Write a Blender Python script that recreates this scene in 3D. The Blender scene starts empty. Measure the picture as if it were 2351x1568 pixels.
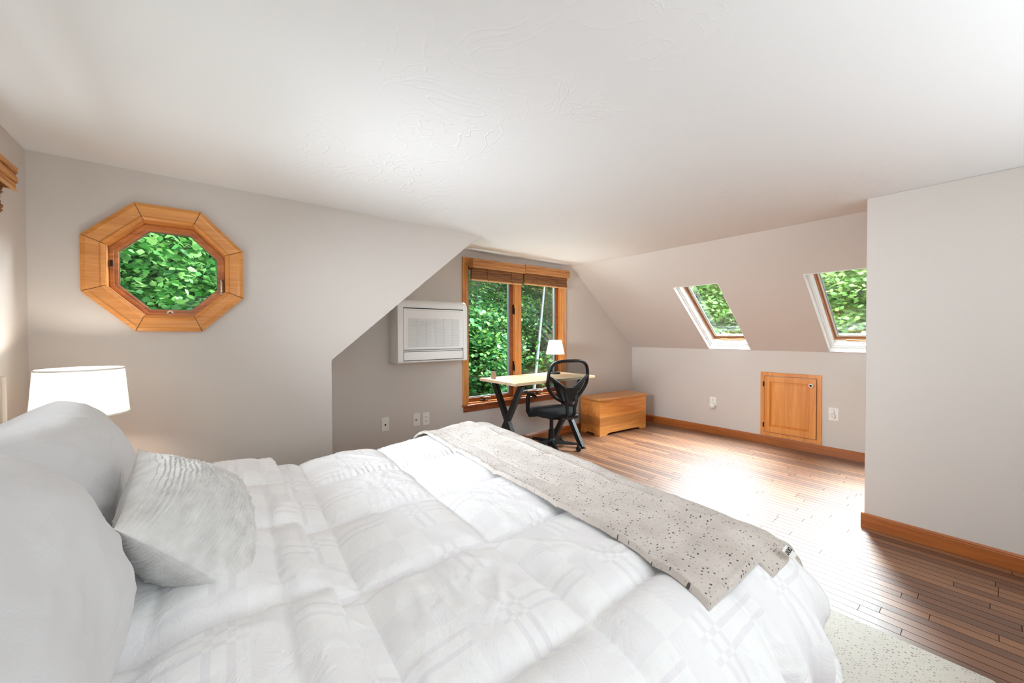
import bpy, bmesh, math, random
import numpy as np
from mathutils import Vector, Matrix
from mathutils.geometry import tessellate_polygon

scene = bpy.context.scene
COL = scene.collection
PI = math.pi
R = math.radians

# ------------------------------------------------------------------ camera, sky, sun, exposure
CAM_H = 1.28035
cam_d = bpy.data.cameras.new('camera')
cam_d.sensor_fit = 'HORIZONTAL'
cam_d.sensor_width = 36.0
cam_d.lens = 877.016 / 2351 * 36.0
cam_d.shift_x = 1.6 / 2351
cam_d.shift_y = -4.09 / 2351
cam_d.clip_start = 0.02
cam_d.clip_end = 200
cam = bpy.data.objects.new('camera', cam_d)
COL.objects.link(cam)
yaw, pitch, roll = 0.6694, -0.0131, -0.0029
fw = Vector((math.sin(yaw) * math.cos(pitch), math.cos(yaw) * math.cos(pitch), math.sin(pitch)))
rt = Vector((math.cos(yaw), -math.sin(yaw), 0))
up = rt.cross(fw)
rt2 = math.cos(roll) * rt + math.sin(roll) * up
up2 = -math.sin(roll) * rt + math.cos(roll) * up
m = Matrix.Identity(4)
for i in range(3):
    m[i][0], m[i][1], m[i][2] = rt2[i], up2[i], -fw[i]
m[0][3], m[1][3], m[2][3] = 0, 0, CAM_H
cam.matrix_world = m
scene.camera = cam

scene.view_settings.view_transform = 'Standard'
scene.view_settings.look = 'None'
scene.view_settings.gamma = 1.0
scene.view_settings.use_curve_mapping = False
scene.view_settings.exposure = 0.66

world = bpy.data.worlds.new('sky')
scene.world = world
world.use_nodes = True
wn = world.node_tree.nodes
bg = wn['Background']
bg.inputs['Color'].default_value = (0.86, 0.93, 1.0, 1)
bg.inputs['Strength'].default_value = 1.05

scene.cycles.use_denoising = True
scene.cycles.max_bounces = 10
scene.cycles.diffuse_bounces = 6
scene.cycles.transparent_max_bounces = 24
scene.cycles.caustics_reflective = False
scene.cycles.caustics_refractive = False
scene.cycles.sample_clamp_indirect = 6.0


def add_light(name, kind, loc, target, energy, color=(1, 1, 1), **kw):
    d = bpy.data.lights.new(name, kind)
    d.energy = energy
    d.color = color
    for k, v in kw.items():
        setattr(d, k, v)
    o = bpy.data.objects.new(name, d)
    o.location = loc
    dv = Vector(target) - Vector(loc)
    o.rotation_euler = dv.to_track_quat('-Z', 'Y').to_euler()
    COL.objects.link(o)
    return o


# hazy sun high over the trees behind the skylights
SUN_AZ, SUN_EL = R(27), R(40)
sd = Vector((math.cos(SUN_AZ) * math.cos(SUN_EL), math.sin(SUN_AZ) * math.cos(SUN_EL), math.sin(SUN_EL)))
add_light('sunlight', 'SUN', sd * 20, (0, 0, 0), 3.2, (1.0, 0.95, 0.88), angle=R(20))
# open sky above the trees, pouring in through the skylights and the tall window
add_light('skylight_daylight', 'AREA', (5.95, 2.0, 3.7), (3.5, 1.5, 0.2), 2700, (0.80, 0.92, 1.0), shape='RECTANGLE', size=2.8, size_y=1.6)
add_light('gable_daylight', 'AREA', (2.9, 5.0, 2.95), (2.8, 2.6, 0.5), 260, (0.87, 0.95, 1.0), shape='RECTANGLE', size=2.2, size_y=0.9)
# left-window daylight; the two rear lamps are added fill behind the viewer
add_light('rear_fill', 'AREA', (1.1, -2.05, 1.45), (0.0, 1.4, 1.75), 13, (0.87, 0.95, 1.0), shape='RECTANGLE', size=2.9, size_y=1.0)
add_light('rear_upward_fill', 'AREA', (1.2, -1.25, 0.2), (1.2, -1.25, 2.2), 34, (0.84, 0.93, 1.0), shape='RECTANGLE', size=3.4, size_y=1.6, spread=R(104))  # added fill near the floor, aimed up at the ceiling
add_light('left_window_daylight', 'AREA', (-0.72, 1.65, 1.55), (4.7, 2.05, 1.47), 20, (0.85, 0.93, 1.0), shape='RECTANGLE', size=1.15, size_y=0.6, spread=R(72))
# lamps added low outside two windows to brighten the ceiling
add_light('gable_ceiling_fill', 'AREA', (2.85, 4.45, -0.1), (2.5, 2.4, 2.15), 34, (0.82, 0.93, 1.0), shape='RECTANGLE', size=1.8, size_y=0.6)
add_light('left_ceiling_fill', 'AREA', (-1.35, 1.65, 0.75), (0.3, 1.8, 2.15), 32, (0.88, 0.95, 1.0), shape='RECTANGLE', size=1.6, size_y=0.9)

# ------------------------------------------------------------------ colour / materials
def lin(c):
    out = []
    for v in c[:3]:
        v = v / 255.0
        out.append(v / 12.92 if v <= 0.04045 else ((v + 0.055) / 1.055) ** 2.4)
    return (out[0], out[1], out[2], 1.0)


class NT:
    def __init__(self, name):
        self.m = bpy.data.materials.new(name)
        self.m.use_nodes = True
        self.t = self.m.node_tree
        self.b = self.t.nodes['Principled BSDF']
        self.out = self.t.nodes['Material Output']

    def n(self, typ, ins=None, **props):
        nd = self.t.nodes.new(typ)
        for k, v in props.items():
            setattr(nd, k, v)
        for k, v in (ins or {}).items():
            self.set(nd, k, v)
        return nd

    def set(self, nd, k, v):
        s = nd.inputs[k]
        if hasattr(v, 'is_linked') or isinstance(v, bpy.types.NodeSocket):
            self.t.links.new(v, s)
        else:
            s.default_value = v

    def math(self, op, a, b=None, c=None, clamp=False):
        nd = self.n('ShaderNodeMath', operation=op, use_clamp=clamp)
        self.set(nd, 0, a)
        if b is not None:
            self.set(nd, 1, b)
        if c is not None:
            self.set(nd, 2, c)
        return nd.outputs[0]

    def ramp(self, fac, stops, interp='LINEAR'):
        nd = self.n('ShaderNodeValToRGB')
        nd.color_ramp.interpolation = interp
        e = nd.color_ramp.elements
        while len(e) < len(stops):
            e.new(0.5)
        for i, (p, c) in enumerate(stops):
            e[i].position = p
            e[i].color = c if len(c) == 4 else (*c, 1)
        self.set(nd, 'Fac', fac)
        return nd.outputs['Color']

    def mix(self, fac, a, b, blend='MIX'):
        nd = self.n('ShaderNodeMix', data_type='RGBA', blend_type=blend)
        self.set(nd, 0, fac)
        self.set(nd, 6, a)
        self.set(nd, 7, b)
        return nd.outputs[2]

    def coord(self, which='Object', scale=(1, 1, 1), loc=(0, 0, 0), rot=(0, 0, 0)):
        tc = self.n('ShaderNodeTexCoord')
        mp = self.n('ShaderNodeMapping')
        self.t.links.new(tc.outputs[which], mp.inputs['Vector'])
        mp.inputs['Scale'].default_value = scale
        mp.inputs['Location'].default_value = loc
        mp.inputs['Rotation'].default_value = rot
        return mp.outputs[0]

    def noise(self, vec, scale, detail=3, rough=0.5, dist=0.0):
        nd = self.n('ShaderNodeTexNoise', {'Vector': vec, 'Scale': scale, 'Detail': detail, 'Roughness': rough, 'Distortion': dist})
        return nd.outputs['Fac']

    def bump(self, h, strength=0.3, dist=0.01):
        nd = self.n('ShaderNodeBump', {'Height': h, 'Strength': strength, 'Distance': dist})
        self.set(self.b, 'Normal', nd.outputs[0])

    def p(self, **kw):
        names = dict(color='Base Color', rough='Roughness', metal='Metallic', spec='Specular IOR Level', coat='Coat Weight', coatr='Coat Roughness', sheen='Sheen Weight')
        for k, v in kw.items():
            self.set(self.b, names[k], v)
        return self


def plain(name, rgb, rough=0.5, metal=0.0, spec=0.5, bump=None, coat=0.0, var=0.0):
    t = NT(name)
    c = lin(rgb)
    vec = t.coord()
    if var > 0:
        f = t.noise(vec, 6.0, 4)
        c2 = tuple(min(1, x * (1 - var)) for x in c[:3]) + (1,)
        t.p(color=t.ramp(f, [(0.3, c2), (0.7, c)]))
    else:
        t.p(color=c)
    t.p(rough=rough, metal=metal, spec=spec, coat=coat)
    if bump:
        t.bump(t.noise(vec, bump[0], 3), bump[1], bump[2])
    return t.m


def wood(name, dark, light, axis='Z', scale=1.0, rough=0.38, coat=0.15, ring=0.5, boards=None):
    """grain runs along axis of the object's own frame"""
    t = NT(name)
    s = {'X': (1.2, 14, 14), 'Y': (14, 1.2, 14), 'Z': (14, 14, 1.2)}[axis]
    s = tuple(v * scale for v in s)
    v = t.coord('Object', s)
    n1 = t.noise(v, 1.2, 5, 0.55, 1.2)
    s2 = {'X': (3, 110, 110), 'Y': (110, 3, 110), 'Z': (110, 110, 3)}[axis]
    n2 = t.noise(t.coord('Object', tuple(x * scale for x in s2)), 1.0, 3, 0.6)
    f = t.math('ADD', t.math('MULTIPLY', n1, ring + 0.2), t.math('MULTIPLY', n2, 0.8 - ring))
    col = t.ramp(f, [(0.30, lin(dark)), (0.62, lin(light))])
    if boards:
        ax, w, amt = boards          # glued-up boards of slightly different tone
        sep = t.n('ShaderNodeSeparateXYZ', {0: t.coord('Object')})
        bi = t.math('FLOOR', t.math('DIVIDE', sep.outputs[ax], w))
        wnz = t.n('ShaderNodeTexWhiteNoise', {'W': bi}, noise_dimensions='1D')
        k = t.math('ADD', t.math('MULTIPLY', wnz.outputs['Value'], amt), 1.0 - amt * 0.6)
        vm = t.n('ShaderNodeVectorMath', {0: col}, operation='SCALE')
        t.set(vm, 'Scale', k)
        col = vm.outputs[0]
    t.p(color=col, rough=rough, coat=coat, coatr=0.25)
    t.bump(n2, 0.08, 0.002)
    return t.m


def wall_paint(name, rgb):
    t = NT(name)
    v = t.coord()
    f = t.noise(v, 1.3, 3)
    c = lin(rgb)
    t.p(color=t.ramp(f, [(0.25, tuple(x * 0.97 for x in c[:3]) + (1,)), (0.75, c)]), rough=0.62, spec=0.3)
    t.bump(t.noise(v, 220, 2), 0.06, 0.002)
    return t.m


M = {}
M['wall'] = wall_paint('wall_paint', (209, 202, 195))
M['ceil'] = None


def ceiling_mat():
    t = NT('ceiling_plaster')
    v = t.coord()
    c = lin((232, 232, 231))
    # trowel scratches gathered in patches
    n = t.noise(v, 3.2, 2, 0.5, 2.2)
    line = t.math('SUBTRACT', 1.0, t.math('MULTIPLY', t.math('ABSOLUTE', t.math('SUBTRACT', n, 0.5)), 46), clamp=True)
    patch = t.ramp(t.noise(t.coord(loc=(3.1, 1.7, 0)), 0.9, 2), [(0.5, (0, 0, 0, 1)), (0.66, (1, 1, 1, 1))])
    h = t.math('ADD', t.math('MULTIPLY', line, patch), t.math('MULTIPLY', t.noise(v, 40, 3), 0.25))
    t.p(color=c, rough=0.7, spec=0.2)
    t.bump(h, 0.22, 0.006)
    return t.m


M['ceil'] = ceiling_mat()


def floor_mat():
    t = NT('oak_strip_floor')
    sep = t.n('ShaderNodeSeparateXYZ', {0: t.coord('Object')})
    x, y = sep.outputs[0], sep.outputs[1]
    w = 0.0545
    xs = t.math('DIVIDE', x, w)
    xi = t.math('FLOOR', xs)
    rnd = t.n('ShaderNodeTexWhiteNoise', {'W': xi}, noise_dimensions='1D').outputs['Value']
    yo = t.math('ADD', t.math('DIVIDE', y, 0.95), t.math('MULTIPLY', rnd, 17.3))
    yi = t.math('FLOOR', yo)
    cmb = t.n('ShaderNodeCombineXYZ', {0: xi, 1: yi})
    wn2 = t.n('ShaderNodeTexWhiteNoise', {'Vector': cmb.outputs[0]}, noise_dimensions='2D')
    rb = wn2.outputs['Value']
    gx = t.math('ADD', t.math('MULTIPLY', x, 26), t.math('MULTIPLY', rb, 60))
    gv = t.n('ShaderNodeCombineXYZ', {0: gx, 1: t.math('ADD', t.math('MULTIPLY', y, 2.0), t.math('MULTIPLY', rb, 31)), 2: rb})
    g1 = t.noise(gv.outputs[0], 1.3, 4, 0.6, 1.6)
    gv2 = t.n('ShaderNodeCombineXYZ', {0: t.math('MULTIPLY', x, 260), 1: t.math('MULTIPLY', y, 9), 2: rb})
    g2 = t.noise(gv2.outputs[0], 1.0, 2, 0.6)
    f = t.math('ADD', t.math('MULTIPLY', rb, 0.46), t.math('ADD', t.math('MULTIPLY', g1, 0.4), t.math('MULTIPLY', g2, 0.22)))
    col = t.ramp(f, [(0.22, lin((74, 45, 29))), (0.5, lin((108, 68, 43))), (0.8, lin((138, 93, 60)))])
    fx = t.math('FRACT', xs)
    edge = t.math('MINIMUM', fx, t.math('SUBTRACT', 1.0, fx))
    gap = t.math('LESS_THAN', edge, 0.033)
    gapy = t.math('LESS_THAN', t.math('FRACT', yo), 0.0028)
    g = t.math('MAXIMUM', gap, gapy)
    col = t.mix(g, col, lin((62, 38, 26)))
    inv = t.math('SUBTRACT', 1.0, g)
    t.p(color=col, rough=t.math('ADD', 0.40, t.math('MULTIPLY', g2, 0.14)), spec=t.math('MULTIPLY', inv, 0.5), coat=t.math('MULTIPLY', inv, 0.8), coatr=0.44)
    hh = t.math('SUBTRACT', t.math('MULTIPLY', g2, 0.12), g)
    t.bump(hh, 0.25, 0.002)
    return t.m


M['floor'] = floor_mat()
M['trim'] = wood('fir_trim_vertical', (178, 106, 44), (216, 148, 76), 'Z')
M['trimx'] = wood('fir_trim_lengthwise', (178, 106, 44), (216, 148, 76), 'X')
M['trimy'] = wood('oak_baseboard', (138, 72, 28), (176, 102, 48), 'Y', rough=0.33)
M['basex'] = wood('oak_baseboard_far', (138, 72, 28), (176, 102, 48), 'X', rough=0.33)
M['sill'] = wood('window_sill_wood', (120, 58, 22), (160, 84, 38), 'X', rough=0.3)
M['octo'] = wood('octagon_casing_wood', (190, 118, 52), (224, 154, 80), 'X', ring=0.35)
M['octs'] = wood('octagon_sash_wood', (140, 78, 36), (208, 134, 68), 'X', ring=0.6)
M['door'] = wood('hatch_oak', (196, 116, 44), (226, 152, 76), 'Z', scale=0.8, ring=0.55)
M['chest'] = wood('cedar_chest_wood', (190, 112, 46), (222, 152, 78), 'X', boards=(2, 0.117, 0.42), ring=0.5)
M['chesttop'] = wood('cedar_chest_lid_wood', (190, 118, 54), (224, 162, 96), 'X', boards=(1, 0.11, 0.15))
M['desk'] = wood('pale_oak_desktop', (190, 152, 108), (236, 212, 178), 'X', boards=(1, 0.1, 0.12), rough=0.3)
M['bamboo'] = None
M['skyframe'] = wood('skylight_frame_wood', (150, 92, 54), (190, 128, 84), 'X')
M['skysash'] = wood('skylight_sash_wood', (104, 66, 44), (138, 92, 64), 'X')


def bamboo(name, d, l):
    t = NT(name)
    v = t.coord('Object', (5, 5, 150))
    n = t.noise(v, 1.0, 3, 0.6)
    t.p(color=t.ramp(n, [(0.3, lin(d)), (0.7, lin(l))]), rough=0.6)
    t.bump(n, 0.5, 0.004)
    return t.m


M['bamboo'] = bamboo('bamboo_slats', (58, 32, 18), (178, 116, 64))
M['valance'] = bamboo('bamboo_valance', (150, 90, 44), (222, 158, 94))
M['rail'] = plain('bamboo_bottom_rail', (212, 160, 104), 0.5)
M['white'] = plain('white_plastic', (232, 232, 230), 0.35)
M['acwhite'] = plain('ac_white_plastic', (242, 242, 240), 0.42)
M['acgrille'] = plain('ac_grille_plastic', (226, 226, 224), 0.5)
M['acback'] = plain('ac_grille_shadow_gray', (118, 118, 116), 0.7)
M['acdark'] = plain('ac_dark_gap', (40, 40, 40), 0.6)
M['whitepaint'] = plain('white_gloss_paint', (240, 239, 236), 0.4)
M['plate'] = plain('outlet_plate_plastic', (238, 236, 231), 0.35)
M['slot'] = plain('outlet_slot_dark', (30, 28, 26), 0.6)
M['black'] = plain('black_plastic', (10, 10, 11), 0.42, spec=0.35)
M['blackmetal'] = plain('black_powder_coated_steel', (16, 16, 17), 0.42)
M['blackfab'] = plain('black_seat_fabric', (6, 7, 8), 0.9, bump=(300, 0.3, 0.002))
M['chrome'] = plain('brushed_chrome', (205, 205, 205), 0.25, 1.0)
M['bronze'] = plain('dark_bronze', (52, 36, 28), 0.4, 0.7)
M['brass'] = plain('satin_nickel', (190, 178, 160), 0.35, 0.9)
M['gray'] = plain('gray_weatherstrip', (112, 119, 122), 0.5)
M['tan'] = plain('tan_card', (158, 128, 108), 0.7)
M['cap'] = plain('white_cap', (236, 234, 228), 0.4)


def cloth(name, rgb, rough=0.85, bump=(260, 0.12, 0.002), sheen=0.15):
    t = NT(name)
    v = t.coord()
    t.p(color=lin(rgb), rough=rough, spec=0.2, sheen=sheen)
    big = t.noise(t.coord('Object', (5, 9, 7)), 2.4, 5, 0.6, 0.8)
    fine = t.noise(v, bump[0], 2)
    t.bump(t.math('ADD', t.math('MULTIPLY', big, 2.2), t.math('MULTIPLY', fine, 0.3)), bump[1], 0.01)
    return t.m


M['pillow'] = cloth('white_pillowcase_cotton', (214, 214, 215))
M['mattress'] = cloth('mattress_ticking', (225, 224, 220))
M['headboard'] = wood('whitewashed_headboard', (214, 190, 164), (238, 226, 210), 'Z')
M['sheet'] = cloth('bed_frame_fabric', (150, 145, 140))


def duvet_mat():
    t = NT('white_jacquard_cotton')
    tc = t.n('ShaderNodeTexCoord')
    sep = t.n('ShaderNodeSeparateXYZ', {0: tc.outputs['UV']})
    wob = t.noise(t.coord('UV', (1, 1, 1)), 2.0, 2)
    u = t.math('ADD', sep.outputs[0], t.math('MULTIPLY', wob, 0.02))
    v = t.math('ADD', sep.outputs[1], t.math('MULTIPLY', wob, 0.02))

    def bands(x, period, stops):
        f = t.math('FRACT', t.math('DIVIDE', x, period))
        return t.ramp(f, stops, 'CONSTANT')
    W1, B0 = (1, 1, 1, 1), (0, 0, 0, 1)
    G = (0.5, 0.5, 0.5, 1)
    bu = bands(u, 0.337, [(0, B0), (0.30, G), (0.52, B0), (0.58, W1), (0.62, B0), (0.68, W1), (0.72, B0)])
    bv = bands(v, 0.291, [(0, B0), (0.22, W1), (0.26, B0), (0.34, W1), (0.38, B0), (0.5, G), (0.86, B0)])
    s = t.math('MULTIPLY', t.math('ABSOLUTE', t.math('SUBTRACT', bu, bv)), 1.0)
    base, tone = lin((247, 247, 247)), lin((240, 238, 241))
    col = t.mix(s, base, tone)
    t.p(color=col, rough=t.math('SUBTRACT', 0.8, t.math('MULTIPLY', s, 0.2)), spec=0.25, sheen=0.1)
    big = t.noise(t.coord('UV', (10, 7, 1)), 1.6, 6, 0.62, 1.2)
    t.bump(big, 0.5, 0.014)
    return t.m


M['duvet'] = duvet_mat()


def throw_mat():
    t = NT('speckled_woven_throw')
    v = t.coord('UV', (1, 1, 1))
    base = t.ramp(t.noise(v, 9, 3), [(0.3, lin((198, 188, 179))), (0.7, lin((216, 207, 199)))])
    vs = t.coord('UV', (74, 112, 1))
    vor = t.n('ShaderNodeTexVoronoi', {'Vector': vs, 'Scale': 1.0, 'Randomness': 1.0}, voronoi_dimensions='2D')
    pick = t.n('ShaderNodeSeparateColor', {0: vor.outputs['Color']})
    rad = t.math('MULTIPLY', t.math('SUBTRACT', pick.outputs[0], 0.62), 0.80)
    dot = t.math('LESS_THAN', vor.outputs['Distance'], rad)
    vor2 = t.n('ShaderNodeTexVoronoi', {'Vector': t.coord('UV', (150, 120, 1)), 'Scale': 1.0, 'Randomness': 1.0}, voronoi_dimensions='2D')
    p2 = t.n('ShaderNodeSeparateColor', {0: vor2.outputs['Color']})
    dot2 = t.math('LESS_THAN', vor2.outputs['Distance'], t.math('MULTIPLY', t.math('SUBTRACT', p2.outputs[1], 0.72), 1.0))
    col = t.mix(t.math('MULTIPLY', dot2, 0.5), base, lin((120, 112, 106)))
    col = t.mix(t.math('MULTIPLY', dot, 0.88), col, lin((34, 32, 33)))
    t.p(color=col, rough=0.95, spec=0.1, sheen=0.3)
    t.bump(t.noise(v, 330, 2), 0.35, 0.004)
    return t.m


M['throw'] = throw_mat()


def rug_mat():
    t = NT('woven_wool_rug')
    v0 = t.coord('Object')
    d = t.noise(v0, 7, 2)
    vm = t.n('ShaderNodeVectorMath', {0: v0}, operation='ADD')
    off = t.n('ShaderNodeCombineXYZ', {0: t.math('MULTIPLY', d, 0.03), 1: t.math('MULTIPLY', d, 0.03)})
    t.set(vm, 1, off.outputs[0])
    mp = t.n('ShaderNodeMapping', {'Vector': vm.outputs[0], 'Scale': (82, 82, 82), 'Rotation': (0, 0, 0.78)})
    vor = t.n('ShaderNodeTexVoronoi', {'Vector': mp.outputs[0], 'Scale': 1.0, 'Randomness': 0.35}, voronoi_dimensions='2D')
    pick = t.n('ShaderNodeSeparateColor', {0: vor.outputs['Color']})
    dot = t.math('LESS_THAN', vor.outputs['Distance'], t.math('MULTIPLY', t.math('SUBTRACT', pick.outputs[0], 0.25), 0.42))
    amt = t.math('MULTIPLY', dot, t.math('ADD', 0.1, t.math('MULTIPLY', t.noise(v0, 4, 3), 0.9)), clamp=True)
    col = t.mix(amt, lin((206, 199, 190)), lin((108, 100, 94)))
    t.p(color=col, rough=0.95, spec=0.1)
    wv = t.n('ShaderNodeTexWave', {'Vector': vm.outputs[0], 'Scale': 60.0, 'Distortion': 1.0})
    t.bump(wv.outputs['Fac'], 0.5, 0.006)
    return t.m


M['rug'] = rug_mat()


def cushion_mat():
    t = NT('nubby_white_cotton')
    v = t.coord()
    t.p(color=t.ramp(t.noise(v, 30, 3), [(0.3, lin((206, 204, 201))), (0.7, lin((226, 225, 222)))]), rough=0.95, spec=0.1, sheen=0.2)
    t.bump(t.noise(v, 160, 3), 0.4, 0.004)
    return t.m


M['cushion'] = cushion_mat()


def shade_mat():
    t = NT('linen_lamp_shade')
    tr = t.n('ShaderNodeBsdfTranslucent', {'Color': (0.9, 0.86, 0.78, 1)})
    df = t.n('ShaderNodeBsdfDiffuse', {'Color': (0.86, 0.84, 0.8, 1)})
    mx = t.n('ShaderNodeMixShader', {0: 0.5, 1: df.outputs[0], 2: tr.outputs[0]})
    em = t.n('ShaderNodeEmission', {'Color': (1, 0.95, 0.86, 1), 'Strength': 0.28})
    ad = t.n('ShaderNodeAddShader', {0: mx.outputs[0], 1: em.outputs[0]})
    t.t.links.new(ad.outputs[0], t.out.inputs[0])
    return t.m


M['shade'] = shade_mat()


def glass_mat(name, refl=1.0, tint=(0.97, 0.99, 0.98, 1)):
    t = NT(name)
    tr = t.n('ShaderNodeBsdfTransparent', {'Color': tint})
    gl = t.n('ShaderNodeBsdfGlossy', {'Color': (1, 1, 1, 1), 'Roughness': 0.02})
    fr = t.n('ShaderNodeFresnel', {'IOR': 1.45})
    f = t.math('MULTIPLY', fr.outputs[0], refl)
    mx = t.n('ShaderNodeMixShader', {0: f, 1: tr.outputs[0], 2: gl.outputs[0]})
    t.t.links.new(mx.outputs[0], t.out.inputs[0])
    return t.m


M['glass'] = glass_mat('window_glass', 0.2)


def mesh_fabric():
    t = NT('black_mesh_fabric')
    tr = t.n('ShaderNodeBsdfTransparent', {'Color': (1, 1, 1, 1)})
    df = t.n('ShaderNodeBsdfDiffuse', {'Color': (0.012, 0.012, 0.013, 1)})
    mx = t.n('ShaderNodeMixShader', {0: 0.62, 1: tr.outputs[0], 2: df.outputs[0]})
    t.t.links.new(mx.outputs[0], t.out.inputs[0])
    return t.m


M['mesh'] = mesh_fabric()


def leaf_mat(name, a, b, c):
    t = NT(name)
    oi = t.n('ShaderNodeNewGeometry')
    rnd = oi.outputs['Random Per Island']
    col = t.ramp(rnd, [(0.0, lin(a)), (0.55, lin(b)), (1.0, lin(c))])
    df = t.n('ShaderNodeBsdfDiffuse', {'Color': col})
    tl = t.n('ShaderNodeBsdfTranslucent', {'Color': col})
    gl = t.n('ShaderNodeBsdfGlossy', {'Color': (1, 1, 1, 1), 'Roughness': 0.5})
    mx = t.n('ShaderNodeMixShader', {0: 0.38, 1: df.outputs[0], 2: tl.outputs[0]})
    mx2 = t.n('ShaderNodeMixShader', {0: 0.05, 1: mx.outputs[0], 2: gl.outputs[0]})
    t.t.links.new(mx2.outputs[0], t.out.inputs[0])
    return t.m


M['leaf'] = leaf_mat('broad_green_leaves', (34, 92, 34), (72, 142, 58), (158, 206, 118))
M['leafd'] = leaf_mat('woodland_leaves', (30, 84, 44), (56, 120, 56), (120, 160, 66))
M['leafp'] = leaf_mat('pale_green_leaves', (104, 152, 84), (142, 184, 108), (188, 206, 130))
M['bark'] = plain('brown_bark', (78, 62, 50), 0.9, bump=(30, 0.6, 0.02), var=0.4)
M['birch'] = plain('pale_birch_bark', (112, 112, 116), 0.8, bump=(25, 0.4, 0.01), var=0.35)


def ground_mat():
    t = NT('leafy_forest_ground')
    v = t.coord()
    n = t.noise(v, 3.5, 6, 0.7)
    t.p(color=t.ramp(n, [(0.35, lin((30, 40, 24))), (0.55, lin((52, 78, 40))), (0.75, lin((96, 112, 62)))]), rough=0.95, spec=0.1)
    t.bump(n, 1.0, 0.2)
    return t.m


M['ground'] = ground_mat()

# ------------------------------------------------------------------ mesh helpers
WM = {}          # world matrix of every root, so that parts can be given in world coordinates


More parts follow.
